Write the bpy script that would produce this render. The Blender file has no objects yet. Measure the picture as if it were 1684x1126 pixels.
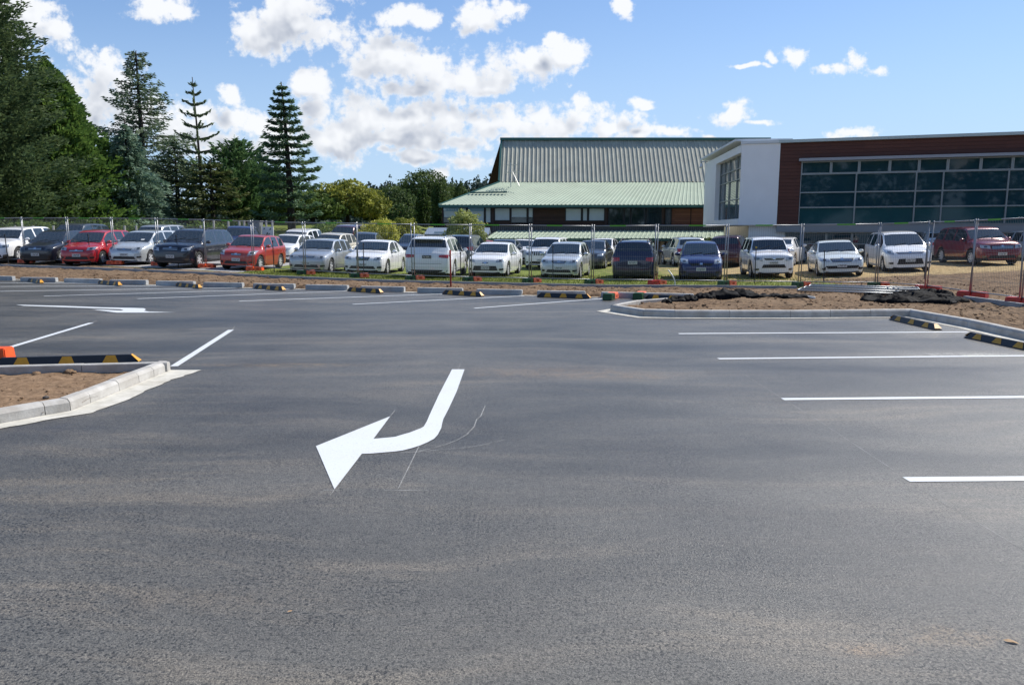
import bpy, bmesh, math, random
import numpy as np
from mathutils import Vector, Matrix, noise
from mathutils.bvhtree import BVHTree
random.seed(7); rng = np.random.default_rng(11)
S = bpy.context.scene
COL = S.collection
R = math.radians

# ------------------------------------------------------------------ camera, sky, sun, exposure
FPX, HOR, EYE = 1230.0, 381.0, 1.75          # focal length and horizon row measured on the photograph, eye height in metres
PITCH = math.atan((563 - HOR) / FPX)
cam = bpy.data.cameras.new('camera'); camo = bpy.data.objects.new('camera', cam); COL.objects.link(camo)
cam.sensor_width = 36; cam.lens = 36 * FPX / 1684; cam.clip_end = 5000; cam.clip_start = 0.05
camo.location = (0, 0, EYE); camo.rotation_euler = (math.pi/2 - PITCH, 0, 0)
S.camera = camo
SUN_EL, SUN_AZ = 47.0, 57.0                    # azimuth measured from straight ahead (+Y) towards the right (+X)
sd = Vector((math.sin(R(SUN_AZ))*math.cos(R(SUN_EL)), math.cos(R(SUN_AZ))*math.cos(R(SUN_EL)), math.sin(R(SUN_EL))))
sl = bpy.data.lights.new('sun', 'SUN'); sl.energy = 4.3; sl.angle = R(0.5); sl.color = (1.0, 0.95, 0.87)
so = bpy.data.objects.new('sun', sl); COL.objects.link(so)
so.rotation_euler = sd.to_track_quat('Z', 'Y').to_euler(); so.location = (30, 10, 40)
S.view_settings.view_transform = 'Standard'; S.view_settings.look = 'None'
S.view_settings.exposure = 0.50; S.view_settings.gamma = 1.0

def pxdir(px, py):
    rx, ry = (px - 842) / FPX, (563 - py) / FPX
    c, s = math.cos(PITCH), math.sin(PITCH)
    return Vector((rx, c + ry*s, -s + ry*c))
def G(px, py, z=0.0):                          # point of the plane z that the photograph shows at a pixel
    d = pxdir(px, py); t = (z - EYE) / d.z
    return Vector((d.x*t, d.y*t, z))
def P(px, py, Y):                              # point at distance Y ahead
    d = pxdir(px, py); t = Y / d.y
    return Vector((d.x*t, Y, EYE + d.z*t))

# --- world: sky texture with cumulus clouds laid out by direction
W = bpy.data.worlds.new('World'); S.world = W; W.use_nodes = True
nt = W.node_tree; nt.nodes.clear()
def N(nt, t, **kw):
    n = nt.nodes.new(t)
    for k, v in kw.items():
        if k.startswith('i_'):
            key = k[2:]; n.inputs[int(key) if key.isdigit() else key].default_value = v
        else: setattr(n, k, v)
    return n
def math_(nt, op, a, b=None, c=None, clamp=False):
    n = nt.nodes.new('ShaderNodeMath'); n.operation = op; n.use_clamp = clamp
    for i, v in enumerate((a, b, c)):
        if v is None: continue
        if isinstance(v, (int, float)): n.inputs[i].default_value = v
        else: nt.links.new(v, n.inputs[i])
    return n.outputs[0]
CL = [ # px, py, rx, ry of the clouds in the photograph
 (40,25,62,48),(88,48,32,30),(0,60,60,60),(262,12,56,20),(300,22,22,12),
 (470,32,75,42),(440,62,60,30),(545,50,48,36),(500,10,80,30),(410,45,35,28),
 (172,112,48,34),(165,150,46,60),(140,200,60,60),(205,135,35,35),(225,190,60,50),
 (665,26,48,17),(705,32,22,10),(790,28,45,26),(830,18,32,20),(770,38,28,14),
 (640,95,78,46),(705,110,70,46),(600,115,52,36),(660,140,80,18),(770,125,50,30),(820,120,52,32),(880,108,58,32),(925,95,44,26),(905,70,16,12),(950,88,18,18),(800,140,30,15),
 (520,132,38,24),(495,140,22,14),
 (600,190,85,36),(680,188,72,32),(560,225,90,42),(750,195,60,36),(790,215,42,34),(640,225,100,26),(700,225,70,30),(520,190,25,30),(760,235,60,20),(690,262,60,15),(770,268,50,18),(640,250,22,9),
 (850,205,45,30),(950,185,52,30),(920,205,75,28),(1010,208,55,20),(1050,220,45,13),(957,165,14,14),(885,190,30,20),(1104,221,26,10),
 (330,190,45,28),(380,200,60,26),(420,205,50,28),(350,235,90,36),(378,158,14,14),(450,230,60,35),(290,215,60,40),
 (1306,96,20,14),(1375,116,42,12),(1405,106,26,15),(1440,118,14,8),(1262,102,8,5),(1235,111,22,3),
 (1200,190,46,12),(1215,180,20,12),(1245,198,26,4),(1050,174,16,6),(1062,181,12,5),
 (1405,220,36,10),(1172,225,12,4),(1025,8,13,12),(723,290,13,16)]
grp = bpy.data.node_groups.new('cloud_field', 'ShaderNodeTree')
grp.interface.new_socket('V', in_out='INPUT', socket_type='NodeSocketVector')
grp.interface.new_socket('F', in_out='OUTPUT', socket_type='NodeSocketFloat')
gi = grp.nodes.new('NodeGroupInput'); go = grp.nodes.new('NodeGroupOutput')
wn = N(grp, 'ShaderNodeTexNoise', i_Scale=16.0, i_Detail=2.0)
grp.links.new(gi.outputs[0], wn.inputs['Vector'])
wsub = N(grp, 'ShaderNodeVectorMath', operation='MULTIPLY_ADD'); grp.links.new(wn.outputs['Color'], wsub.inputs[0])
wsub.inputs[1].default_value = (.03, .03, 0); wsub.inputs[2].default_value = (-.015, -.015, 0)
wadd = N(grp, 'ShaderNodeVectorMath', operation='ADD'); grp.links.new(gi.outputs[0], wadd.inputs[0]); grp.links.new(wsub.outputs[0], wadd.inputs[1])
acc = None
for (cx, cy, rx, ry) in CL:
    d = pxdir(cx, cy); u, w = d.x/d.y, d.z/d.y
    kk = 1.45 if rx < 30 else 1.12
    ru, rw = rx*kk/FPX, ry*kk/FPX
    m = N(grp, 'ShaderNodeVectorMath', operation='MULTIPLY_ADD')
    grp.links.new(wadd.outputs[0], m.inputs[0]); m.inputs[1].default_value = (1/ru, 1/rw, 0); m.inputs[2].default_value = (-u/ru, -w/rw, 0)
    l = N(grp, 'ShaderNodeVectorMath', operation='LENGTH'); grp.links.new(m.outputs[0], l.inputs[0])
    acc = l.outputs['Value'] if acc is None else math_(grp, 'SMOOTH_MIN', acc, l.outputs['Value'], 0.12)
def fbm(scale, det, rough, off):
    mp = N(grp, 'ShaderNodeMapping'); mp.inputs['Location'].default_value = off
    grp.links.new(gi.outputs[0], mp.inputs[0])
    n = N(grp, 'ShaderNodeTexNoise', i_Scale=scale, i_Detail=det, i_Roughness=rough); grp.links.new(mp.outputs[0], n.inputs['Vector'])
    return n.outputs['Fac']
n1 = fbm(20.0, 7.0, 0.62, (0.3, .1, 0)); 
vor = N(grp, 'ShaderNodeTexVoronoi', i_Scale=34.0); vor.feature = 'SMOOTH_F1'
grp.links.new(wadd.outputs[0], vor.inputs['Vector'])
f = math_(grp, 'SUBTRACT', 1.0, acc)
n2 = fbm(85.0, 5.0, 0.62, (1.7, .9, 0))
vor2 = N(grp, 'ShaderNodeTexVoronoi', i_Scale=95.0)
grp.links.new(wadd.outputs[0], vor2.inputs['Vector'])
f = math_(grp, 'MULTIPLY_ADD', math_(grp, 'SUBTRACT', n1, 0.5), 2.1, f)
f = math_(grp, 'MULTIPLY_ADD', math_(grp, 'SUBTRACT', n2, 0.5), 1.25, f)
f = math_(grp, 'MULTIPLY_ADD', math_(grp, 'SUBTRACT', 0.35, vor2.outputs['Distance']), 0.35, f)
f = math_(grp, 'MULTIPLY_ADD', math_(grp, 'SUBTRACT', 0.35, vor.outputs['Distance']), 0.55, f)
grp.links.new(f, go.inputs[0])
grp.interface.new_socket('L', in_out='OUTPUT', socket_type='NodeSocketFloat')
n3 = fbm(20.0, 2.5, 0.5, (0.3, .1, 0))
l_ = math_(grp, 'MULTIPLY_ADD', math_(grp, 'SUBTRACT', n3, 0.5), 1.5, math_(grp, 'SUBTRACT', 1.0, acc))
l_ = math_(grp, 'MULTIPLY_ADD', math_(grp, 'SUBTRACT', 0.35, vor.outputs['Distance']), .75, l_)
l_ = math_(grp, 'MULTIPLY_ADD', math_(grp, 'SUBTRACT', 0.35, vor2.outputs['Distance']), 0.30, l_)
grp.links.new(l_, go.inputs[1])

tc = N(nt, 'ShaderNodeTexCoord'); sp = N(nt, 'ShaderNodeSeparateXYZ'); nt.links.new(tc.outputs['Generated'], sp.inputs[0])
ay = math_(nt, 'MAXIMUM', math_(nt, 'ABSOLUTE', sp.outputs['Y']), 0.12)
uu = math_(nt, 'DIVIDE', sp.outputs['X'], ay); ww = math_(nt, 'DIVIDE', sp.outputs['Z'], ay)
cv = N(nt, 'ShaderNodeCombineXYZ'); nt.links.new(uu, cv.inputs[0]); nt.links.new(ww, cv.inputs[1])
def field(dx, dy):
    a = N(nt, 'ShaderNodeVectorMath', operation='ADD'); nt.links.new(cv.outputs[0], a.inputs[0]); a.inputs[1].default_value = (dx, dy, 0)
    g = nt.nodes.new('ShaderNodeGroup'); g.node_tree = grp; nt.links.new(a.outputs[0], g.inputs[0]); return g.outputs
F0_, F1_ = field(0, 0), field(.012, .030); F0 = F0_[0]
dens = N(nt, 'ShaderNodeMapRange', interpolation_type='SMOOTHSTEP'); nt.links.new(F0, dens.inputs[0])
dens.inputs[1].default_value = -0.10; dens.inputs[2].default_value = 0.50
thin = N(nt, 'ShaderNodeMapRange'); nt.links.new(ww, thin.inputs[0]); thin.inputs[1].default_value = -0.01; thin.inputs[2].default_value = 0.03
densv = math_(nt, 'MULTIPLY', math_(nt, 'MULTIPLY', dens.outputs[0], thin.outputs[0]), 0.97)
slope = math_(nt, 'SUBTRACT', F0_[1], F1_[1])               # lit where the cloud thins towards the sun
lit = N(nt, 'ShaderNodeMapRange', interpolation_type='SMOOTHSTEP'); nt.links.new(slope, lit.inputs[0])
lit.inputs[1].default_value = -0.70; lit.inputs[2].default_value = 0.85
thick = N(nt, 'ShaderNodeMapRange', interpolation_type='SMOOTHSTEP'); nt.links.new(F0_[1], thick.inputs[0])
thick.inputs[1].default_value = 0.0; thick.inputs[2].default_value = 0.85
shade = math_(nt, 'MULTIPLY', thick.outputs[0], math_(nt, 'SUBTRACT', 1.0, lit.outputs[0]))
CB = 0.86
ccol = N(nt, 'ShaderNodeMix', data_type='RGBA'); nt.links.new(shade, ccol.inputs[0])
ccol.inputs[6].default_value = (.80*CB, .815*CB, .84*CB, 1); ccol.inputs[7].default_value = (.27*CB, .315*CB, .41*CB, 1)
sky = N(nt, 'ShaderNodeTexSky', sky_type='NISHITA', sun_disc=False)
sky.sun_elevation = R(SUN_EL); sky.sun_rotation = R(SUN_AZ); sky.air_density = 1.0; sky.dust_density = 0.25; sky.ozone_density = 1.7; sky.altitude = 200
bgs = N(nt, 'ShaderNodeBackground', i_Strength=0.108)
tint = N(nt, 'ShaderNodeVectorMath', operation='MULTIPLY'); nt.links.new(sky.outputs[0], tint.inputs[0]); tint.inputs[1].default_value = (.80*.108, .90*.108, 1.06*.108)
den = N(nt, 'ShaderNodeVectorMath', operation='MULTIPLY_ADD'); nt.links.new(tint.outputs[0], den.inputs[0]); den.inputs[1].default_value = (1.1, .75, .5); den.inputs[2].default_value = (1, 1, 1)
dv = N(nt, 'ShaderNodeVectorMath', operation='DIVIDE'); nt.links.new(tint.outputs[0], dv.inputs[0]); nt.links.new(den.outputs[0], dv.inputs[1])
sc10 = N(nt, 'ShaderNodeVectorMath', operation='SCALE'); nt.links.new(dv.outputs[0], sc10.inputs[0]); sc10.inputs['Scale'].default_value = 1.22/.108
hzf = N(nt, 'ShaderNodeMapRange', interpolation_type='SMOOTHSTEP'); nt.links.new(ww, hzf.inputs[0]); hzf.inputs[1].default_value = .32; hzf.inputs[2].default_value = -.02; hzf.inputs[3].default_value = 0; hzf.inputs[4].default_value = .85
hzc = N(nt, 'ShaderNodeMix', data_type='RGBA'); nt.links.new(hzf.outputs[0], hzc.inputs[0]); nt.links.new(sc10.outputs[0], hzc.inputs[6]); hzc.inputs[7].default_value = (.37/.108, .50/.108, .66/.108, 1)
nt.links.new(hzc.outputs[2], bgs.inputs[0])
bgc = N(nt, 'ShaderNodeBackground', i_Strength=1.0); nt.links.new(ccol.outputs[2], bgc.inputs[0])
mx = N(nt, 'ShaderNodeMixShader'); nt.links.new(densv, mx.inputs[0]); nt.links.new(bgs.outputs[0], mx.inputs[1]); nt.links.new(bgc.outputs[0], mx.inputs[2])
wo = N(nt, 'ShaderNodeOutputWorld'); nt.links.new(mx.outputs[0], wo.inputs[0])
W.cycles.sampling_method = 'MANUAL'; W.cycles.sample_map_resolution = 512

# ------------------------------------------------------------------ materials
def new_mat(name):
    m = bpy.data.materials.new(name); m.use_nodes = True
    return m, m.node_tree, m.node_tree.nodes['Principled BSDF']
_mc = {}
def mat(name, col, rough=0.6, metal=0.0, spec=0.5, var=0.0, scale=3.0, bump=0.0, bscale=30.0, coat=0.0, trans=0.0):
    if name in _mc: return _mc[name]
    m, t, b = new_mat(name)
    b.inputs['Base Color'].default_value = (*col, 1); b.inputs['Roughness'].default_value = rough
    b.inputs['Metallic'].default_value = metal; b.inputs['Specular IOR Level'].default_value = spec
    if coat: b.inputs['Coat Weight'].default_value = coat; b.inputs['Coat Roughness'].default_value = 0.03
    tcn = N(t, 'ShaderNodeTexCoord')
    if var:
        n = N(t, 'ShaderNodeTexNoise', i_Scale=scale, i_Detail=5.0, i_Roughness=0.6); t.links.new(tcn.outputs['Object'], n.inputs['Vector'])
        r = N(t, 'ShaderNodeMapRange'); t.links.new(n.outputs['Fac'], r.inputs[0]); r.inputs[1].default_value = .3; r.inputs[2].default_value = .7
        r.inputs[3].default_value = 1-var; r.inputs[4].default_value = 1+var
        mm = N(t, 'ShaderNodeVectorMath', operation='SCALE'); mm.inputs[0].default_value = col; t.links.new(r.outputs[0], mm.inputs['Scale'])
        t.links.new(mm.outputs[0], b.inputs['Base Color'])
    if bump:
        n = N(t, 'ShaderNodeTexNoise', i_Scale=bscale, i_Detail=6.0); t.links.new(tcn.outputs['Object'], n.inputs['Vector'])
        bp = N(t, 'ShaderNodeBump', i_Strength=bump, i_Distance=0.02); t.links.new(n.outputs['Fac'], bp.inputs['Height']); t.links.new(bp.outputs[0], b.inputs['Normal'])
    _mc[name] = m; return m

def foliage(name, dark, light, scale=1.2):
    m, t, b = new_mat(name)
    tcn = N(t, 'ShaderNodeTexCoord')
    n = N(t, 'ShaderNodeTexNoise', i_Scale=scale, i_Detail=3.0); t.links.new(tcn.outputs['Object'], n.inputs['Vector'])
    n2 = N(t, 'ShaderNodeTexNoise', i_Scale=scale*7, i_Detail=2.0); t.links.new(tcn.outputs['Object'], n2.inputs['Vector'])
    a = math_(t, 'MULTIPLY_ADD', n2.outputs['Fac'], 0.6, math_(t, 'MULTIPLY', n.outputs['Fac'], 0.7))
    r = N(t, 'ShaderNodeMapRange'); t.links.new(a, r.inputs[0]); r.inputs[1].default_value = .50; r.inputs[2].default_value = .78
    c = N(t, 'ShaderNodeMix', data_type='RGBA'); t.links.new(r.outputs[0], c.inputs[0]); c.inputs[6].default_value = (*dark, 1); c.inputs[7].default_value = (*light, 1)
    t.links.new(c.outputs[2], b.inputs['Base Color']); b.inputs['Roughness'].default_value = 0.65; b.inputs['Specular IOR Level'].default_value = 0.25
    tr = N(t, 'ShaderNodeBsdfTranslucent'); t.links.new(c.outputs[2], tr.inputs[0])
    mxs = N(t, 'ShaderNodeMixShader', i_Fac=0.30); t.links.new(b.outputs[0], mxs.inputs[1]); t.links.new(tr.outputs[0], mxs.inputs[2])
    t.links.new(mxs.outputs[0], t.nodes['Material Output'].inputs[0])
    return m

# ------------------------------------------------------------------ object helpers
def tag(o, label=None, cat=None, group=None, kind=None):
    if label: o['label'] = label
    if cat: o['category'] = cat
    if group: o['group'] = group
    if kind: o['kind'] = kind
    return o
def empty(name, loc=(0,0,0), rz=0.0):
    o = bpy.data.objects.new(name, None); COL.objects.link(o); o.location = loc; o.rotation_euler = (0,0,rz); o.empty_display_size = .2
    return o
def link(name, me, parent=None):
    o = bpy.data.objects.new(name, me); COL.objects.link(o)
    if parent: o.parent = parent
    return o
def pymesh(name, verts, faces, m=None, parent=None, smooth=False, mats=None, midx=None, sharp=None):
    me = bpy.data.meshes.new(name); me.from_pydata([tuple(v) for v in verts], [], [tuple(f) for f in faces])
    for x in (mats or ([m] if m else [])): me.materials.append(x)
    if midx is not None: me.polygons.foreach_set('material_index', midx)
    if smooth: me.polygons.foreach_set('use_smooth', [True]*len(me.polygons))
    me.update()
    if sharp: me.set_sharp_from_angle(angle=R(sharp))
    return link(name, me, parent)
def quadmesh(name, Q, m, parent=None):          # Q: (n,4,3) numpy array of quads
    n = len(Q); me = bpy.data.meshes.new(name)
    me.vertices.add(n*4); me.vertices.foreach_set('co', np.ascontiguousarray(Q, dtype=np.float32).ravel())
    me.loops.add(n*4); me.loops.foreach_set('vertex_index', np.arange(n*4, dtype=np.int32))
    me.polygons.add(n); me.polygons.foreach_set('loop_start', np.arange(0, n*4, 4, dtype=np.int32))
    me.update(calc_edges=True); me.materials.append(m)
    return link(name, me, parent)
class MB:
    def __init__(s): s.v = []; s.f = []
    def quad(s, a, b, c, d): i = len(s.v); s.v += [a, b, c, d]; s.f.append((i, i+1, i+2, i+3)); return s
    def poly(s, pts): i = len(s.v); s.v += list(pts); s.f.append(tuple(range(i, i+len(pts)))); return s
    def hexa(s, p):                              # 8 corners: bottom 4, top 4
        i = len(s.v); s.v += [tuple(q) for q in p]
        s.f += [(i+3,i+2,i+1,i), (i+4,i+5,i+6,i+7), (i,i+1,i+5,i+4), (i+1,i+2,i+6,i+5), (i+2,i+3,i+7,i+6), (i+3,i,i+4,i+7)]; return s
    def box(s, x0, x1, y0, y1, z0, z1):
        return s.hexa([(x0,y0,z0),(x1,y0,z0),(x1,y1,z0),(x0,y1,z0),(x0,y0,z1),(x1,y0,z1),(x1,y1,z1),(x0,y1,z1)])
    def bar(s, a, b, w, h=None, up=(0,0,1)):     # square bar from a to b
        a, b = Vector(a), Vector(b); h = h or w; d = (b-a).normalized(); u = Vector(up)
        if abs(d.dot(u)) > .95: u = Vector((0,1,0))
        x = d.cross(u).normalized()*(w/2); y = x.cross(d).normalized()*(h/2)
        return s.hexa([a-x-y, a+x-y, a+x+y, a-x+y, b-x-y, b+x-y, b+x+y, b-x+y])
    def tube(s, pts, r, n=8, cap=True):
        pts = [Vector(p) for p in pts]; rr = r if isinstance(r, (list, tuple)) else [r]*len(pts); base = len(s.v)
        for k, p in enumerate(pts):
            d = (pts[min(k+1, len(pts)-1)] - pts[max(k-1, 0)]).normalized()
            u = Vector((0,0,1)) if abs(d.z) < .9 else Vector((1,0,0)); x = d.cross(u).normalized(); y = d.cross(x).normalized()
            for j in range(n):
                a = 2*math.pi*j/n; s.v.append(p + x*math.cos(a)*rr[k] + y*math.sin(a)*rr[k])
        for k in range(len(pts)-1):
            for j in range(n):
                a = base+k*n+j; b = base+k*n+(j+1) % n; s.f.append((a, b, b+n, a+n))
        if cap: s.f.append(tuple(base+j for j in range(n))[::-1]); s.f.append(tuple(base+(len(pts)-1)*n+j for j in range(n)))
        return s
    def build(s, name, m, parent=None, smooth=False, sharp=None): return pymesh(name, s.v, s.f, m, parent, smooth, sharp=sharp)

# ------------------------------------------------------------------ ground: asphalt lot, terrain
def spline(pts, n=6):
    out = []
    for i in range(len(pts)-1):
        p0 = pts[max(i-1,0)]; p1 = pts[i]; p2 = pts[i+1]; p3 = pts[min(i+2,len(pts)-1)]
        for k in range(n):
            t = k/n; out.append(.5*((2*p1)+(p2-p0)*t+(2*p0-5*p1+4*p2-p3)*t*t+(3*p1-p0-3*p2+p3)*t**3))
    out.append(pts[-1]); return out
far_px = [(0,457.5),(91,463),(165,465.3),(240,468),(318,470.5),(398,473),(483,475),(571,477.5),(664,480),(760,482.5),(858,485.5),(962,488.5),(1060,490),(1196,493)]
far_edge = [G(*p) for p in far_px]
far_dir = (far_edge[0]-far_edge[4]).normalized()
isl_px = [(1092,499.5),(1045,503.5),(1003,512),(1058,520.7),(1110,522.0),(1200,522.3),(1300,522.3),(1495,520.7),(1590,538.5),(1684,560)]
isl_edge = [G(*p) for p in isl_px]
isl_dir = (isl_edge[-1]-isl_edge[-2]).normalized()
lot = [Vector((-60, -6, 0)), far_edge[0]+far_dir*34] + far_edge + isl_edge + [isl_edge[-1]+isl_dir*14, Vector((30,-6,0))]
LOT = np.array([(p.x, p.y) for p in lot])
def seg_dist(PX, PY, A, B):
    dx, dy = B[0]-A[0], B[1]-A[1]; t = np.clip(((PX-A[0])*dx+(PY-A[1])*dy)/(dx*dx+dy*dy+1e-9), 0, 1)
    return np.hypot(PX-(A[0]+t*dx), PY-(A[1]+t*dy))
def poly_sd(PX, PY, poly):                       # negative inside
    d = np.full(np.shape(PX), 1e9); ins = np.zeros(np.shape(PX), bool); n = len(poly)
    for i in range(n):
        A, B = poly[i], poly[(i+1) % n]; d = np.minimum(d, seg_dist(PX, PY, A, B))
        c = ((A[1] > PY) != (B[1] > PY)) & (PX < (B[0]-A[0])*(PY-A[1])/(B[1]-A[1]+1e-12)+A[0]); ins ^= c
    return np.where(ins, -d, d)
AX = [-60,-30,-22.6,-19.5,-17,-14,-11.5,-9,-6.5,-3.5,0,3,6,8.5,11.3,14.3,17,20.3,23,28,60]
AZ = [.7,.55,.40,.33,.29,.20,.10,.00,-.06,-.14,-.17,-.19,-.17,-.17,-.14,.0,.10,.26,.34,.45,.6]
edg_px = [(0,445.5),(130,449.5),(240,453),(400,457),(600,463),(740,465),(860,466.5),(1000,468),(1120,468.5),(1310,468.5)]
edg = [G(*p) for p in edg_px]
def terrain(X, Y):
    X = np.asarray(X, float); Y = np.asarray(Y, float)
    D = poly_sd(X, Y, LOT)
    soil = np.clip(D*0.5-0.02, -.14, .085)
    s = np.clip((D-.6)/9.0, 0, 1); s = s*s*(3-2*s); s = s**.6
    z = soil + np.interp(X, AX, AZ)*s
    z = z - .085*s
    bank = np.clip((Y-44)/26, 0, 1)**1.2 * np.clip((-1-X)/8, 0, 1) * 2.3       # lawn rising towards the trees
    drop = np.clip((Y-44)/14, 0, 1) * np.clip((X+4)/6, 0, 1) * (-1.0)           # the ground falls towards the older building
    return z + np.where(D > 3, bank+drop, 0)
def tz(x, y): return float(terrain(np.array([x]), np.array([y]))[0])

def uniq(a): return np.array(sorted(set(np.round(a, 4))))
xs = uniq(np.concatenate([np.arange(-25, 23, .16), np.arange(-70, -25, 1.2), np.arange(23, 70, 1.2), np.array([-1500,-600,-250,-120,120,250,600,1500])]))
ys = uniq(np.concatenate([np.arange(10, 34, .16), np.arange(34, 48, .5), np.arange(48, 90, 2), np.array([-40,-10,0,5,120,200,400,900,2500])]))
XX, YY = np.meshgrid(xs, ys); ZZ = terrain(XX, YY)
DD = poly_sd(XX, YY, LOT)
def fb(X, Y, sc, oc=3, seed=0.0):
    out = np.zeros(X.shape).ravel(); xr, yr = X.ravel(), Y.ravel()
    for i in range(len(xr)): out[i] = noise.fractal(Vector((xr[i]*sc, yr[i]*sc, seed)), 1.0, 2.1, oc)
    return out.reshape(X.shape)
near = (np.abs(XX) < 26) & (YY > 10) & (YY < 34)
NS = np.zeros(XX.shape); idx = np.where(near & (DD > -.2))
tmp = np.array([noise.fractal(Vector((x*2.2, y*2.2, 3.0)), 1.0, 2.2, 4) for x, y in zip(XX[idx], YY[idx])]); NS[idx] = tmp
# distance behind the timber edging decides bare soil / grass / gravel
ex = [p.x for p in edg]; ey = [p.y for p in edg]
EY = np.interp(XX, ex, ey, left=ey[0]+6)
E = YY-EY
soilw = np.clip(1-(E+.1+NS*.3)/.5, 0, 1)
soilw = np.where(XX > 11.5+NS, np.clip(1-(YY-27.5+NS)/3, 0, 1)*.75+.25, soilw)
soilw = np.where(XX < -9.5, np.clip(1-(E-1.5+NS*.4)/.6, 0, 1), soilw)
gravel = np.clip((-10.9-XX+NS*.5)/.6, 0, 1)*np.clip((E-1.7)/.5, 0, 1)*np.clip((47-YY)/2, 0, 1)
dry = np.clip((XX+2+NS*2)/12, 0, 1)*.62 + np.clip((XX-12)/2, 0, 1)*.6
dry = np.clip(dry*np.where((E > 1.6) & (E < 4.0) & (XX > -1) & (XX < 13), .45, 1), 0, 1)
dry = np.where(YY > 50, np.where(XX < 0, .25, .9), dry)
ZZ2 = ZZ + NS*np.where(DD > .05, .065, 0)*np.clip(soilw*1.0+.25, 0, 1)*(1-gravel)
nx = len(xs); verts = np.stack([XX, YY, ZZ2], -1).reshape(-1, 3)
me = bpy.data.meshes.new('ground')
ii, jj = np.meshgrid(np.arange(len(ys)-1), np.arange(nx-1), indexing='ij'); a = (ii*nx+jj).ravel()
F = np.stack([a, a+1, a+nx+1, a+nx], 1).astype(np.int32)
me.vertices.add(len(verts)); me.vertices.foreach_set('co', verts.astype(np.float32).ravel())
me.loops.add(F.size); me.loops.foreach_set('vertex_index', F.ravel())
me.polygons.add(len(F)); me.polygons.foreach_set('loop_start', np.arange(0, F.size, 4, dtype=np.int32)); me.update(calc_edges=True)
me.polygons.foreach_set('use_smooth', [True]*len(F))
at = me.color_attributes.new('zone', 'FLOAT_COLOR', 'POINT')
at.data.foreach_set('color', np.stack([soilw, dry, gravel, np.ones_like(dry)], -1).astype(np.float32).ravel())
m, t, b = new_mat('earth_and_grass')
za = N(t, 'ShaderNodeAttribute', attribute_name='zone'); sz = N(t, 'ShaderNodeSeparateColor'); t.links.new(za.outputs['Color'], sz.inputs[0])
tcn = N(t, 'ShaderNodeTexCoord'); O = tcn.outputs['Object']
def tn(t, vec, scale, det=5.0, rough=.6, sc=None):
    n = N(t, 'ShaderNodeTexNoise', i_Scale=scale, i_Detail=det, i_Roughness=rough)
    if sc:
        mp = N(t, 'ShaderNodeMapping'); mp.inputs['Scale'].default_value = sc[:3]; mp.inputs['Rotation'].default_value = (0,0,sc[3] if len(sc) > 3 else 0)
        t.links.new(vec, mp.inputs[0]); vec = mp.outputs[0]
    t.links.new(vec, n.inputs['Vector']); return n.outputs['Fac']
def ramp(t, fac, lo, hi, a=0.0, b=1.0, smooth=False):
    r = N(t, 'ShaderNodeMapRange'); t.links.new(fac, r.inputs[0])
    if smooth: r.interpolation_type = 'SMOOTHSTEP'
    for i, v in enumerate((lo, hi, a, b)): r.inputs[i+1].default_value = v
    return r.outputs[0]
def mixc(t, fac, A, B):
    c = N(t, 'ShaderNodeMix', data_type='RGBA')
    if isinstance(fac, float): c.inputs[0].default_value = fac
    else: t.links.new(fac, c.inputs[0])
    for s_, v in ((6, A), (7, B)):
        if isinstance(v, tuple): c.inputs[s_].default_value = (*v, 1)
        else: t.links.new(v, c.inputs[s_])
    return c.outputs[2]
soilc = mixc(t, ramp(t, tn(t, O, 9.0, 6), .35, .68), (.045,.028,.017), (.26,.170,.100))
soilc = mixc(t, ramp(t, tn(t, O, .8, 3), .4, .65), soilc, mixc(t, .45, soilc, (.27,.19,.12)))
grass = mixc(t, ramp(t, tn(t, O, 3.5, 5), .35, .65), (.080,.110,.024), (.21,.245,.055))
dryc = mixc(t, ramp(t, tn(t, O, 5.0, 6), .35, .65), (.29,.205,.10), (.46,.345,.18))
grass = mixc(t, ramp(t, math_(t, 'ADD', sz.outputs['Green'], math_(t, 'MULTIPLY_ADD', tn(t, O, 1.1, 4), .9, -.45)), .35, .65), grass, dryc)
gravc = mixc(t, ramp(t, tn(t, O, 12.0, 5), .3, .7), (.30,.29,.28), (.44,.42,.40))
base = mixc(t, ramp(t, math_(t, 'ADD', sz.outputs['Red'], math_(t, 'MULTIPLY_ADD', tn(t, O, 4.0, 4), .6, -.3)), .4, .6), grass, soilc)
base = mixc(t, ramp(t, math_(t, 'ADD', sz.outputs['Blue'], math_(t, 'MULTIPLY_ADD', tn(t, O, 3.0, 4), .5, -.25)), .4, .6), base, gravc)
t.links.new(base, b.inputs['Base Color']); b.inputs['Roughness'].default_value = .95; b.inputs['Specular IOR Level'].default_value = .15
bp = N(t, 'ShaderNodeBump', i_Strength=.9, i_Distance=.05); t.links.new(tn(t, O, 11.0, 8, .7), bp.inputs['Height']); t.links.new(bp.outputs[0], b.inputs['Normal'])
me.materials.append(m); SOILMAT = m
ground = tag(link('ground', me), kind='structure')

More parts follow.
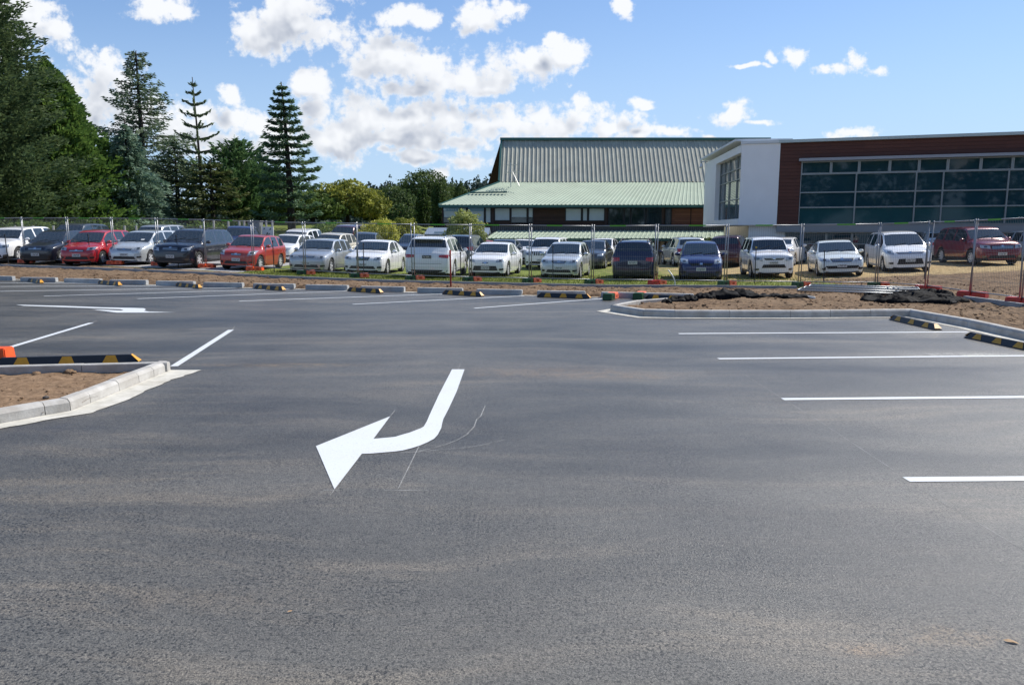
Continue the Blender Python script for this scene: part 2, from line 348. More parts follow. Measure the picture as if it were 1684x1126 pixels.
# asphalt
m, t, b = new_mat('asphalt'); tcn = N(t, 'ShaderNodeTexCoord'); O = tcn.outputs['Object']
wv = N(t, 'ShaderNodeVectorMath', operation='MULTIPLY_ADD'); wnn = N(t, 'ShaderNodeTexNoise', i_Scale=.22, i_Detail=2.0); t.links.new(O, wnn.inputs['Vector'])
t.links.new(wnn.outputs['Color'], wv.inputs[0]); wv.inputs[1].default_value = (1.9,1.9,0); t.links.new(O, wv.inputs[2]); OW = wv.outputs[0]
big = tn(t, OW, .55, 4, .55, (.35, 1.25, 1, .35))
streak = tn(t, OW, 1.0, 9, .72, (.42, 3.4, 1, .34))
streak2 = tn(t, OW, 1.0, 8, .70, (.75, 9.0, 1, -.08))
col = mixc(t, ramp(t, big, .32, .68), (.043,.041,.036), (.104,.098,.085))
dustm = math_(t, 'MULTIPLY', ramp(t, streak, .44, .72, smooth=True), ramp(t, big, .36, .58))
col = mixc(t, math_(t, 'MULTIPLY', dustm, .6), col, (.20,.165,.12))
col = mixc(t, math_(t, 'MULTIPLY', ramp(t, streak2, .58, .74, smooth=True), .35), col, (.175,.160,.130))
col = mixc(t, math_(t, 'MULTIPLY', ramp(t, streak2, .42, .28, smooth=True), .40), col, (.022,.024,.028))
# sandy patches with their own place near the middle of the aisle
def spot(cx, cy, rx, ry, rot=0.0):
    mp = N(t, 'ShaderNodeMapping', vector_type='TEXTURE'); mp.inputs['Location'].default_value = (cx, cy, 0); mp.inputs['Rotation'].default_value = (0,0,rot); mp.inputs['Scale'].default_value = (rx, ry, 1)
    t.links.new(O, mp.inputs[0]); s_ = N(t, 'ShaderNodeSeparateXYZ'); t.links.new(mp.outputs[0], s_.inputs[0])
    cc = N(t, 'ShaderNodeCombineXYZ'); t.links.new(s_.outputs[0], cc.inputs[0]); t.links.new(s_.outputs[1], cc.inputs[1])
    l = N(t, 'ShaderNodeVectorMath', operation='LENGTH'); t.links.new(cc.outputs[0], l.inputs[0]); return l.outputs['Value']
med = tn(t, O, 6.0, 6, .7)
for (px, py, rx, ry, c_, a_) in [(905,612,1.5,.5,(.21,.145,.085),.55),(1030,618,.9,.3,(.21,.145,.085),.45),(620,560,2.2,.6,(.17,.135,.09),.4),(470,600,1.3,.18,(.24,.165,.08),.6),(1590,583,.9,.22,(.45,.43,.37),.7),
                               (1430,1068,.22,.07,(.24,.16,.09),.6),(1570,1045,.30,.10,(.24,.16,.08),.6),(60,800,1.3,.35,(.135,.112,.08),.5),(250,985,.9,.15,(.14,.115,.085),.5),(60,705,.8,.3,(.04,.043,.05),.5)]:
    g = G(px, py); sv = spot(g.x, g.y, rx, ry)
    col = mixc(t, math_(t, 'MULTIPLY', math_(t, 'MULTIPLY', ramp(t, sv, 1.25, .2, smooth=True), ramp(t, med, .38, .62)), a_), col, c_)
# faint curved tyre scuffs
for (px, py, r_) in [(800,640,1.15),(1010,650,2.1)]:
    g = G(px, py); sv = spot(g.x, g.y, 1, 1)
    ring = ramp(t, math_(t, 'ABSOLUTE', math_(t, 'SUBTRACT', sv, r_)), .030, .004)
    col = mixc(t, math_(t, 'MULTIPLY', math_(t, 'MULTIPLY', ring, ramp(t, tn(t, O, .9, 4), .50, .72)), .30), col, (.14,.12,.09))
agg = N(t, 'ShaderNodeTexVoronoi', i_Scale=150.0); t.links.new(O, agg.inputs['Vector'])
aggn = tn(t, O, 95.0, 4, .75)
grain = math_(t, 'MULTIPLY', ramp(t, aggn, .33, .68, .15, 2.0), ramp(t, agg.outputs['Distance'], .1, .75, 1.18, .72))
speck = math_(t, 'MULTIPLY', ramp(t, math_(t, 'ADD', tn(t, O, 58.0, 3, .6), math_(t, 'MULTIPLY_ADD', tn(t, O, 1.3, 4, .6), .30, -.15)), .38, .45, .10, 1.06), ramp(t, tn(t, O, 26.0, 4, .7), .34, .44, .55, 1.05))
pit = math_(t, 'MULTIPLY', speck, math_(t, 'MULTIPLY', ramp(t, tn(t, O, 38.0, 6, .8), .30, .50, .50, 1.08), ramp(t, tn(t, O, 13.0, 7, .8), .30, .70, .70, 1.35)))
g2 = math_(t, 'MULTIPLY', grain, pit)
vs = N(t, 'ShaderNodeVectorMath', operation='SCALE'); t.links.new(col, vs.inputs[0]); t.links.new(g2, vs.inputs['Scale'])
t.links.new(vs.outputs[0], b.inputs['Base Color'])
t.links.new(ramp(t, big, .3, .7, .36, .46), b.inputs['Roughness']); b.inputs['Specular IOR Level'].default_value = .75
bp = N(t, 'ShaderNodeBump', i_Strength=.75, i_Distance=.008); t.links.new(aggn, bp.inputs['Height'])
bp2 = N(t, 'ShaderNodeBump', i_Strength=.06, i_Distance=.03); t.links.new(tn(t, O, 7.0, 4), bp2.inputs['Height']); t.links.new(bp.outputs[0], bp2.inputs['Normal'])
t.links.new(bp2.outputs[0], b.inputs['Normal'])
ASPH = m
asphalt = tag(MB().poly([(p.x, p.y, 0) for p in lot]).build('parking_lot', ASPH), kind='structure')
asphalt['label'] = 'dark new asphalt of the car park with dusty tyre streaks'

# painted markings lie on the asphalt and belong to it
def paint(name, wear):
    m, t, b = new_mat(name); tcn = N(t, 'ShaderNodeTexCoord'); O = tcn.outputs['Object']
    c = mixc(t, ramp(t, tn(t, O, 60.0, 5, .7), .3, .7), (.52,.54,.55), (.68,.69,.69)); c = mixc(t, ramp(t, tn(t, O, 2.5, 4), .35, .65), c, (.62,.65,.66))
    c = mixc(t, ramp(t, tn(t, O, 45.0, 6, .8), .72-wear, .80-wear*.8), c, (.16,.16,.155))
    t.links.new(c, b.inputs['Base Color']); b.inputs['Roughness'].default_value = .55
    bp = N(t, 'ShaderNodeBump', i_Strength=.4, i_Distance=.004); t.links.new(tn(t, O, 110.0, 4), bp.inputs['Height']); t.links.new(bp.outputs[0], b.inputs['Normal'])
    return m
PAINT = paint('road_paint', .12); CHALK = mat('chalk', (.30,.30,.29), .9, var=.5, scale=9)
def zoff(p, z): return (p.x, p.y, z)
def line(name, p, q, w, z=.004, m=None, label=None, wob=0.0):
    a, b_ = G(*p), G(*q); d = (b_-a).normalized(); n = Vector((-d.y, d.x, 0))*(w/2)
    o = MB().quad(zoff(a-n, z), zoff(b_-n, z), zoff(b_+n, z), zoff(a+n, z)).build(name, m or PAINT, asphalt)
    if label: o['label'] = label
    return o
for p, q, lb in [((1490,788.5),(1850,786),'nearest white bay line on the right'),((1287,656.5),(1900,651),'second white bay line from the camera on the right'),((1181,590),(1850,583.5),'third white bay line from the camera on the right'),((1116,548.8),(1592,546),'farthest white bay line on the right'),
             ((-70,597),(150,531),'short white line on the left behind the orange block'),((286,602.5),(380,542.5),'white line starting at the corner of the left planter kerb')]:
    line('parking_line', p, q, .10, label=lb)
for p, q in [((780,507),(992,491)),((580,500.5),(862,486.5)),((393,495.3),(770,482)),((226,491.3),(580,478.2)),((72,487),(486,475)),((-60,480),(400,473)),((-60,471.5),(322,469.7)),((-60,464.5),(240,466.6)),((1120,499),(1060,492))]:
    line('parking_line', p, q, .10)
arrow = [(519.6,733.8),(641.8,684.7),(614.3,721.8),(640,719.6),(650,718.5),(662,714.7),(673,711.8),(683.8,707.5),(692,704.5),(697,701.5),(702,693),(706.6,682),(722,648.7),(743.3,607.5),(764,607.5),(751,644),(737.7,672.7),(729,689.5),(727,697),(725.7,703.9),(720,715),(713.8,721.8),(703,727.5),(691,732.6),(677,737.2),(662,741),(648,742.8),(633,744),(620,745.2),(609.5,746),(595,746.5),(550,805)]
o = MB().poly([zoff(G(*p), .004) for p in arrow]).build('turn_arrow', PAINT, asphalt); o['label'] = 'large white left turn arrow painted on the foreground asphalt'
arrow2 = [(26,501.2),(100,503),(170,505.5),(215,506.3),(237,507),(240,509),(237,511.3),(245,512.6),(288,513.8),(230,514.2),(192,514.2),(151,509),(175,509.8),(200,511),(203,509.8),(197,508.5),(120,505.8),(40,503)]
o = MB().poly([zoff(G(*p), .004) for p in arrow2]).build('turn_arrow', PAINT, asphalt); o['label'] = 'flat white turn arrow painted on the far left aisle'
ck = MB()
def chalk(pts, w=.006):
    g = [G(*p) for p in pts]
    for a_, b_ in zip(g[:-1], g[1:]):
        d = (b_-a_).normalized(); n = Vector((-d.y, d.x, 0))*(w/2); ck.quad(zoff(a_-n, .0025), zoff(b_-n, .0025), zoff(b_+n, .0025), zoff(a_+n, .0025))
chalk([(642,684.5),(649.5,674.6)]); chalk([(550,805),(543,814.6)]); chalk([(532,805.7),(558,805.7)]); chalk([(754,607),(757.6,596.7)]); chalk([(689,733.8),(655,803)]); chalk([(631,806),(705,806.7)])
chalk([(798,666.7),(790.5,684.7),(784,689.5),(779.7,701.5),(767.7,714.6),(751,724),(731.7,731.4),(710,737.4),(688.6,742)], .007)
chalk([(657.4,744.6),(690,743),(719.7,739.8),(767.7,736),(799,730.7),(830,723)], .006)
chalk([(1222,615),(1340,688),(1470,773)], .006); chalk([(1500,796),(1590,849),(1690,908)], .003); chalk([(150,531),(159,527.6)], .012); chalk([(382,542),(386,537)], .012); chalk([(1272,655),(1287,656)], .012)
o = ck.build('chalk_line', CHALK, asphalt); o['label'] = 'thin white chalk setting out lines around the arrow and bays'

# ------------------------------------------------------------------ concrete
def concrete(name, ca, cb, sc=4.0):
    m, t, b = new_mat(name); tcn = N(t, 'ShaderNodeTexCoord'); O = tcn.outputs['Object']
    c = mixc(t, ramp(t, tn(t, O, sc, 6, .65), .35, .65), ca, cb)
    c = mixc(t, ramp(t, tn(t, O, 1.7, 3, .5), .55, .72, 0, .35), c, (ca[0]*.75, ca[1]*.66, ca[2]*.55))
    c = mixc(t, ramp(t, tn(t, O, 55.0, 4, .8), .62, .75, 0, .5), c, (ca[0]*.5, ca[1]*.5, ca[2]*.5))
    t.links.new(c, b.inputs['Base Color']); b.inputs['Roughness'].default_value = .85; b.inputs['Specular IOR Level'].default_value = .3
    bp = N(t, 'ShaderNodeBump', i_Strength=.5, i_Distance=.008); t.links.new(tn(t, O, 40.0, 6), bp.inputs['Height']); t.links.new(bp.outputs[0], b.inputs['Normal'])
    return m
CONC = concrete('kerb_concrete', (.36,.34,.31), (.50,.485,.455)); CHAN = concrete('channel_concrete', (.44,.42,.36), (.60,.575,.51), 6.0)
CONCP = concrete('precast_concrete', (.36,.37,.37), (.47,.475,.47))
def chaikin(pts, n=1): return pts
def kerb_run(pts, side, w, h, name, label, seg=1.0, flare=.02):
    """precast kerb units butted along a line; side=+1 puts the body to the left of the travel direction"""
    mb = MB(); pts = [Vector((p.x, p.y, 0)) for p in pts]
    nrm = []
    for i in range(len(pts)):
        d = Vector((0,0,0))
        if i > 0: d += (pts[i]-pts[i-1]).normalized()
        if i < len(pts)-1: d += (pts[i+1]-pts[i]).normalized()
        d.normalize(); dd = (pts[min(i+1, len(pts)-1)]-pts[max(i, 0) if i < len(pts)-1 else i-1]).normalized()
        k = 1/max(.5, abs(Vector((-d.y, d.x, 0)).dot(Vector((-dd.y, dd.x, 0))))); nrm.append(Vector((-d.y, d.x, 0))*side*k)
    for i in range(len(pts)-1):
        L = (pts[i+1]-pts[i]).length; n = max(1, round(L/seg))
        for k in range(n):
            t0, t1 = k/n, (k+1)/n; g_ = .004/L
            if k > 0 or i > 0: t0 += g_
            if k < n-1 or i < len(pts)-2: t1 -= g_
            jz = random.uniform(-.004, .004)
            def at_(t_, o_, z_): q = pts[i].lerp(pts[i+1], t_) + nrm[i].lerp(nrm[i+1], t_)*o_; return (q.x, q.y, z_)
            prof = [(0, -.05), (.006, h*.72), (.012+flare*.5, h-.018), (.026+flare*.5, h-.004), (.05+flare*.5, h), (w-.012, h), (w, h-.012), (w, -.05)]
            b0 = len(mb.v)
            for tt in (t0, t1):
                for (o_, z_) in prof: mb.v.append(at_(tt, o_, z_ + (jz if z_ > 0 else 0)))
            m_ = len(prof)
            for j in range(m_-1): mb.f.append((b0+j, b0+j+1, b0+m_+j+1, b0+m_+j))
            mb.f.append(tuple(b0+j for j in range(m_))[::-1]); mb.f.append(tuple(b0+m_+j for j in range(m_)))
    o = mb.build(name, CONC, None); 
    bm = bmesh.new(); bm.from_mesh(o.data); bmesh.ops.recalc_face_normals(bm, faces=bm.faces); bm.to_mesh(o.data); bm.free()
    tag(o, label, 'kerb'); return o
def strip(pts, side, w0, w1, z, name, mtl, parent=None, jag=0.0, kind=None):
    """flat sheet from the line outwards"""
    mb = MB(); Q = []
    for i in range(len(pts)-1):
        n = max(2, int((pts[i+1]-pts[i]).length/.08)) if jag else 1
        for k in range(n): Q.append((i, k/n))
    Q.append((len(pts)-2, 1.0)); rows = []
    nr = []
    for i in range(len(pts)):
        d = Vector((0,0,0))
        if i > 0: d += (pts[i]-pts[i-1]).normalized()
        if i < len(pts)-1: d += (pts[i+1]-pts[i]).normalized()
        d.normalize(); nr.append(Vector((-d.y, d.x, 0))*side)
    for (i, t_) in Q:
        p = pts[i].lerp(pts[i+1], t_); nn = nr[i].lerp(nr[i+1], t_)
        w_ = w1[i]*(1-t_)+w1[i+1]*t_ if isinstance(w1, (list, tuple)) else w1
        w_ += jag*noise.fractal(Vector((p.x*4, p.y*4, 9)), 1, 2, 4)
        a_ = p+nn*w0; c_ = p+nn*w_; rows.append(((a_.x, a_.y, z), (c_.x, c_.y, z)))
    for r0, r1 in zip(rows[:-1], rows[1:]): mb.quad(r0[0], r1[0], r1[1], r0[1])
    o = mb.build(name, mtl, parent)
    if kind: o['kind'] = kind
    return o

# left planter
lk = [G(p[0], p[1]) for p in [(0,696.9),(75,683),(117,675.7),(149.6,662.7),(197,643),(229.4,629.5),(254,619.5),(280.5,608.6)]]
lk = [lk[0]+(lk[0]-lk[1]).normalized()*3.5] + lk
cornerL = lk[-1]; backL = [cornerL, Vector((-4.42, 9.42, 0)), Vector((-6.35, 9.10, 0)), Vector((-11.5, 8.25, 0))]
kerb_run(lk, +1, .14, .125, 'planter_kerb', 'pale concrete kerb with white channel at the near edge of the left planter', .75)
kerb_run(backL[:1]+backL[2:], +1, .13, .125, 'planter_kerb', 'shadowed concrete kerb along the back of the left planter', 1.0)
strip(lk, -1, .002, [.18,.20,.21,.26,.30,.29,.29,.33,.40], .005, 'concrete_channel', CHAN, None, .05, 'structure')
tri = [cornerL + Vector((.002,.0,0)), cornerL+Vector((.34,.30,0)), cornerL+Vector((.0,.34,0))]
def soil_patch(poly, z, name, amp=.02, step=.05):
    P_ = np.array(poly); x = np.arange(P_[:,0].min(), P_[:,0].max()+step, step); y = np.arange(P_[:,1].min(), P_[:,1].max()+step, step)
    X, Y = np.meshgrid(x, y); d = poly_sd(X, Y, P_); ok = d < step
    Z = np.full(X.shape, z); I = np.where(ok)
    Z[I] = [z + amp*noise.fractal(Vector((a*5, b*5, 1.0)), 1, 2.2, 5) + .03*noise.noise(Vector((a*1.3, b*1.3, 4))) for a, b in zip(X[I], Y[I])]
    n = len(x); V = np.stack([X, Y, Z], -1).reshape(-1, 3); fs = []
    for i in range(len(y)-1):
        for j in range(n-1):
            if ok[i,j] and ok[i+1,j] and ok[i,j+1] and ok[i+1,j+1]: fs.append((i*n+j, i*n+j+1, i*n+n+j+1, i*n+n+j))
    used = sorted({q for f_ in fs for q in f_}); mp = {u: k for k, u in enumerate(used)}
    o = pymesh(name, V[used], [[mp[q] for q in f_] for f_ in fs], PSOIL, None, True); o['kind'] = 'structure'; return o
m, t, b = new_mat('planter_soil'); tcn = N(t, 'ShaderNodeTexCoord'); O = tcn.outputs['Object']
c = mixc(t, ramp(t, tn(t, O, 14.0, 7, .7), .33, .68), (.12,.072,.042), (.38,.255,.155)); c = mixc(t, ramp(t, tn(t, O, 90.0, 3, .7), .35, .65), c, mixc(t, .45, c, (.12,.08,.05)))
t.links.new(c, b.inputs['Base Color']); b.inputs['Roughness'].default_value = .95; b.inputs['Specular IOR Level'].default_value = .15
bp = N(t, 'ShaderNodeBump', i_Strength=.8, i_Distance=.02); t.links.new(tn(t, O, 30.0, 8, .7), bp.inputs['Height']); t.links.new(bp.outputs[0], b.inputs['Normal']); PSOIL = m
soil_patch([(p.x-.05, p.y) for p in lk] + [(-6.35, 9.04), (-11.5, 8.2), (-11.5, 3.5)], .03, 'planter_soil')

# right island kerb
rk = isl_edge + [isl_edge[-1]+isl_dir*13]
ri = [isl_edge[0]+Vector((1.8,.55,0))*.0] + rk
kerb_run(rk, -1 if False else +1, .14, .15, 'island_kerb', 'long grey kerb of the soil island on the right with a mitred tip', .95)
strip(rk, -1, .002, [.10,.12,.30,.26,.16,.15,.15,.17,.20,.20,.20], .005, 'concrete_channel', CHAN, None, .03, 'structure')

# precast kerb units of the far row, and the channel in front of them
strip(far_edge, -1, -.12, .10, .004, 'concrete_channel', CHAN, None, .03, 'structure')
def unit_block(name, a, b_, w, h, z0=-.03, m=CONCP):
    d = (b_-a); L = d.length; o = empty(name); 
    rz = math.atan2(d.y, d.x); bm = bmesh.new(); bmesh.ops.create_cube(bm, size=1)
    for v in bm.verts: v.co = Vector(((v.co.x+.5)*L, (v.co.y+.5)*w, (v.co.z+.5)*(h-z0)+z0))
    bmesh.ops.bevel(bm, geom=[e for e in bm.edges], offset=.014, segments=2, affect='EDGES')
    me = bpy.data.meshes.new(name); bm.to_mesh(me); bm.free(); me.materials.append(m)
    bpy.data.objects.remove(o); o = link(name, me); o.location = a; o.rotation_euler = (0,0,rz); return o
blk = [(-40,20,460.3,461.3),(33,91,463,463.6),(105,164,465,466),(180,240,467.2,468.2),(256,318,469.5,470.5),(334,398,472,473),(416,483,474,475),(502,571,476.2,477.6),(592,664,479,480.3),(686,760,481.6,482.8),(783,858,484.2,485.6),(883,962,487,488.2)]
ordn = ['first','second','third','fourth','fifth','sixth','seventh','eighth','ninth','tenth','eleventh','twelfth','thirteenth','fourteenth','fifteenth','sixteenth','seventeenth','eighteenth','nineteenth','twentieth']
for i, (x0, x1, y0, y1) in enumerate(blk):
    o = unit_block('kerb_block', G(x0, y0), G(x1, y1), .16, .15)
    tag(o, f'grey precast kerb block edging the far bays, {ordn[i]} from the left', 'kerb block', 'precast kerb blocks along the far bays')
a_, b_ = G(988,489.3), G(1140,493.0)
tag(unit_block('kerb_block', a_, b_, .16, .15), 'longest precast kerb block, behind the two orange fence feet', 'kerb block', 'precast kerb blocks along the far bays')
tag(unit_block('kerb_block', G(1143,493.2), G(1215,494), .16, .12), 'precast kerb block ending under the black fabric on the right', 'kerb block', 'precast kerb blocks along the far bays')
# timber edging behind
def edging(pts, label, h=.11, w=.05):
    mb = MB()
    pts = [Vector((p.x, p.y, tz(p.x, p.y))) for p in pts]; fine = []
    for p, q in zip(pts[:-1], pts[1:]):
        n = max(1, int((q-p).length/1.2))
        for k in range(n): r_ = p.lerp(q, k/n); r_.z = tz(r_.x, r_.y); fine.append(r_)
    fine.append(pts[-1])
    for p, q in zip(fine[:-1], fine[1:]):
        g_ = (q-p).normalized()*.003; mb.bar(p+g_+Vector((0,0,h/2-.03)), q-g_+Vector((0,0,h/2-.03)), w, h)
    return tag(mb.build('edging', mat('edging_concrete', (.30,.305,.31), .8, var=.15)), label, 'edging')
edging([edg[0]+(edg[0]-edg[1]).normalized()*14]+edg, 'long thin grey concrete edging between bare soil and fence', .12, .09)
edging([G(1587,486,.05), G(1640,494,.05), G(1684,501.5,.05), G(1684,501.5,.05)+Vector((2.2,-1.5,0)), Vector((19, 12.0, 0))], 'grey concrete edging leaving the fabric pile towards the right', .13, .09)
# ------------------------------------------------------------------ older building with the green roofs
def ribbed(name, A, B_, C, D_, pitch, depth, m, parent=None, duty=.5):
    """ribbed sheet A-B bottom edge, D-C top edge (A->D up the slope); trapezoid ribs run up the slope"""
    A, B_, C, D_ = map(Vector, (A, B_, C, D_)); nrm = (B_-A).cross(D_-A).normalized(); n = int((C-D_).length/pitch); v = []; f = []
    n0 = int((B_-A).length/pitch); n = max(n, n0)
    for k in range(n):
        for fr, hh in ((0,0),(.30,0),(.42,1),(.62,1),(.74,0)):
            t_ = (k+fr)/n; v.append(A.lerp(B_, t_)+nrm*depth*hh); v.append(D_.lerp(C, t_)+nrm*depth*hh)
    v.append(B_); v.append(C)
    for k in range(0, len(v)-2, 2): f.append((k, k+2, k+3, k+1))
    return pymesh(name, v, f, m, parent)
GR_L = mat('green_roof_light', (.30,.365,.27), .55, var=.10, scale=.6); GR_S = mat('green_roof_steep', (.335,.335,.27), .6, var=.14, scale=.9)
GR_T = mat('green_trim', (.03,.115,.10), .5); 
def timber(name, ca, cb, horiz=True, board=.14, line=.3):
    m, t, b = new_mat(name); tcn = N(t, 'ShaderNodeTexCoord'); O = tcn.outputs['Object']
    s_ = N(t, 'ShaderNodeSeparateXYZ'); t.links.new(O, s_.inputs[0])
    zc = math_(t, 'DIVIDE', s_.outputs[2], board); fr = math_(t, 'FRACT', zc); fl = math_(t, 'FLOOR', zc)
    cc = N(t, 'ShaderNodeCombineXYZ'); t.links.new(math_(t, 'FLOOR', math_(t, 'MULTIPLY', s_.outputs[0], .45)), cc.inputs[0]); t.links.new(fl, cc.inputs[2])
    wn_ = N(t, 'ShaderNodeTexWhiteNoise'); t.links.new(cc.outputs[0], wn_.inputs['Vector'])
    c = mixc(t, math_(t, 'MULTIPLY_ADD', wn_.outputs['Value'], .6, math_(t, 'MULTIPLY', tn(t, O, 2.0, 5, .6, (.4,.4,9)), .5)), ca, cb)
    gap = ramp(t, math_(t, 'ABSOLUTE', math_(t, 'SUBTRACT', fr, .5)), .43, .48)
    c = mixc(t, gap, c, (ca[0]*line, ca[1]*line, ca[2]*line)); t.links.new(c, b.inputs['Base Color']); b.inputs['Roughness'].default_value = .7; b.inputs['Specular IOR Level'].default_value = .3
    bp = N(t, 'ShaderNodeBump', i_Strength=.6, i_Distance=.02, invert=True); t.links.new(gap, bp.inputs['Height']); t.links.new(bp.outputs[0], b.inputs['Normal'])
    return m
TIM_D = timber('dark_boards', (.045,.028,.022), (.085,.05,.036)); TIM_R = timber('red_boards', (.13,.055,.035), (.25,.115,.07), board=.17)
CLAD = timber('red_brown_cladding', (.082,.034,.026), (.108,.045,.034), board=.20, line=.75)
GLASS = mat('window_glass', (.012,.028,.032), .04, spec=.9); BLIND = mat('window_blind', (.50,.60,.62), .35, spec=.5, var=.04)
BLINDB = mat('blue_tinted_blind', (.22,.40,.56), .3); FRM_D = mat('dark_frame', (.02,.03,.035), .5); WHITEW = mat('white_plaster', (.80,.80,.80), .7, var=.03, scale=1.0)
YA = 62.0
def xa(px, Y=YA): return P(px, 381, Y).x
def za(py, Y=YA, px=842): return P(px, py, Y).z
bA = empty('hall_building', (xa(940), YA, -1.2)); tag(bA, 'older low building with steep ribbed green roof and dark timber walls', 'building')
def pA(mb, name, m, parent=None, label=None, **k):
    o = mb.build(name, m, None, **k); par = parent or bA
    o.parent = par; o.matrix_parent_inverse = par.matrix_world.inverted() if par is not bA else Matrix.Translation(-bA.location)
    if label: o['label'] = label
    return o
def adopt(o, par=None, root=None):
    root = root or bA; par = par or root; o.parent = par; o.matrix_parent_inverse = Matrix.Translation(-root.location) @ Matrix.Identity(4); return o
xL, xR = xa(727), xa(1320); xS = xa(822, 67)
ze = za(337, YA-1.0); zt_ = za(300, 67.5); zr = za(231, 71); YE = YA-1.0
eL = P(722, 337, YE); eL.z = ze; eR = Vector((xR, YE, ze)); tL = P(822, 300, 67.5); tL.z = zt_; tR = Vector((xR, 67.5, zt_))
rf = adopt(ribbed('roof', eL, eR, tR, tL, .33, .04, GR_L)); rf['label'] = 'pale green ribbed lower roof'
rL = P(826, 231, 71); rL.z = zr; rR = Vector((xR, 71, zr)); sL = tL+Vector((0,.0,.03)); sR = tR+Vector((0,0,.03))
rs = adopt(ribbed('roof', sL, sR, rR, rL, .38, .04, GR_S)); rs['label'] = 'weathered grey green steep roof with deep ribs'
mb = MB(); mb.bar(eL+Vector((0,-.03,-.10)), eR+Vector((0,-.03,-.10)), .14, .20); mb.bar(eL+Vector((-.05,.05,-.02)), tL+Vector((-.05,0,.02)), .12, .14)
mb.bar(rL+Vector((-.2,0,.12)), rR+Vector((0,0,.12)), .36, .22); mb.bar(rL+Vector((-.08,0,.05)), sL+Vector((-.08,0,.05)), .16, .2)
gl_ = P(773, 317, 63.8); mb.bar(gl_, P(834, 316, 63.8), .14, .12)
pA(mb, 'roof_trim', GR_T)
back = MB(); bl = rL+Vector((-.1, 0, 0)); back.poly([rL+Vector((-.12,.1,0)), P(803, 301, 72), Vector((rL.x-.12, 78, 4)), ]); back.poly([P(803,301,72)+Vector((0,.3,0)), rL+Vector((-.12,.3,0)), Vector((rL.x,78,4)), Vector((rL.x-2,78,3.9))]); back.quad(rL+Vector((-.1,.12,.0)), rR+Vector((0,.12,0)), Vector((xR,80,3)), Vector((rL.x-.1,80,3)))
pA(back, 'rear_roof', mat('dark_rear_roof', (.03,.035,.035), .7))
# walls
zw0 = -2.2; zsill = za(371); w = MB(); w.box(xL, xR, YA, YA+8, zw0, ze-.02)
pA(w, 'wall', TIM_D)
w = MB(); w.box(xa(1104), xa(1134), YA-.05, YA-.002, za(371), za(343)); w.box(xa(1136), xa(1160), YA-.05, YA-.002, za(371), za(343))
pA(w, 'wall_panel', TIM_R, label='reddish horizontal timber boards')
def winA(x0, x1, y0, y1, m, glass_to=None, name='window'):
    a_, b2 = xa(x0), xa(x1); z1, z0 = za(y0), za(y1); fr = MB()
    f_ = .07; yy0, yy1 = YA-.09, YA-.004
    fr.box(a_, b2, yy0, yy1, z1-f_, z1); fr.box(a_, b2, yy0, yy1, z0, z0+f_); fr.box(a_, a_+f_, yy0, yy1, z0+f_, z1-f_); fr.box(b2-f_, b2, yy0, yy1, z0+f_, z1-f_)
    o = pA(fr, name, FRM_D); g_ = MB()
    zb_ = za(glass_to) if glass_to else z0+f_
    if glass_to:
        pg = MB().box(a_+f_, b2-f_, YA-.045, YA-.006, z0+f_, zb_-.002).build('pane', GLASS); pg.parent = o; pg.matrix_parent_inverse = Matrix.Identity(4)
    pg = MB().box(a_+f_, b2-f_, YA-.05, YA-.006, zb_, z1-f_).build('pane', m); pg.parent = o
    return o
for a_ in [(729,757,341,367,BLIND,357),(758,768,341,367,BLIND,358),(769,797,341,367,BLIND,None),(798,808,341,367,BLIND,None),(813,839,341.5,363.5,BLIND,None),(840,867,341.5,367,BLIND,357),(868,877,341.5,367,BLIND,357),
           (929,956,342,364,BLIND,None),(957,966,342,364,BLIND,None),(967,994,342,364,BLIND,None),(1000,1025,342,370,GLASS,None),(1026,1036,342,370,GLASS,None),(1037,1061,342,370,GLASS,None),(1062,1087,342,370,GLASS,None),(1093,1103,343,370,GLASS,None)]: winA(*a_)
def panel(x0, x1, y0, y1, z0, z1, m, name, label=None):
    return pA(MB().box(x0, x1, y0, y1, z0, z1), name, m, label=label)
panel(xa(730.5), xa(756), YA-.12, YA-.095, za(347.5), za(342), BLINDB, 'window_band', 'blue band with small pale lettering at the top of the end window')
panel(xa(770.5), xa(796), YA-.12, YA-.095, za(347.5), za(342), BLINDB, 'window_band')
lt = MB(); x_ = xa(732); lt.tube([Vector((x_, YA-.124, za(344.7))), Vector((x_, YA-.123, za(344.7)))], .10, 10)
x_ = xa(734.5)
for k in range(6):                              # small pale lettering, too small to read in the photograph
    lt.box(x_, x_+.03, YA-.127, YA-.121, za(346), za(343.5)); lt.box(x_+.034, x_+.09, YA-.127, YA-.121, za(344), za(343.5)); 
    if k % 2: lt.box(x_+.034, x_+.09, YA-.127, YA-.121, za(345.1), za(344.7))
    x_ += .145
pA(lt, 'lettering', mat('pale_lettering', (.62,.72,.80), .5))
panel(xL-.02, xR, YA-.05, YA-.003, za(342), ze-.2, mat('eave_fascia', (.05,.045,.042), .7), 'fascia')
for px in (810.5, 996, 1089): pA(MB().box(xa(px)-.09, xa(px)+.09, YA-.14, YA-.01, za(371), za(341)), 'post', mat('dark_post', (.05,.03,.024), .7))
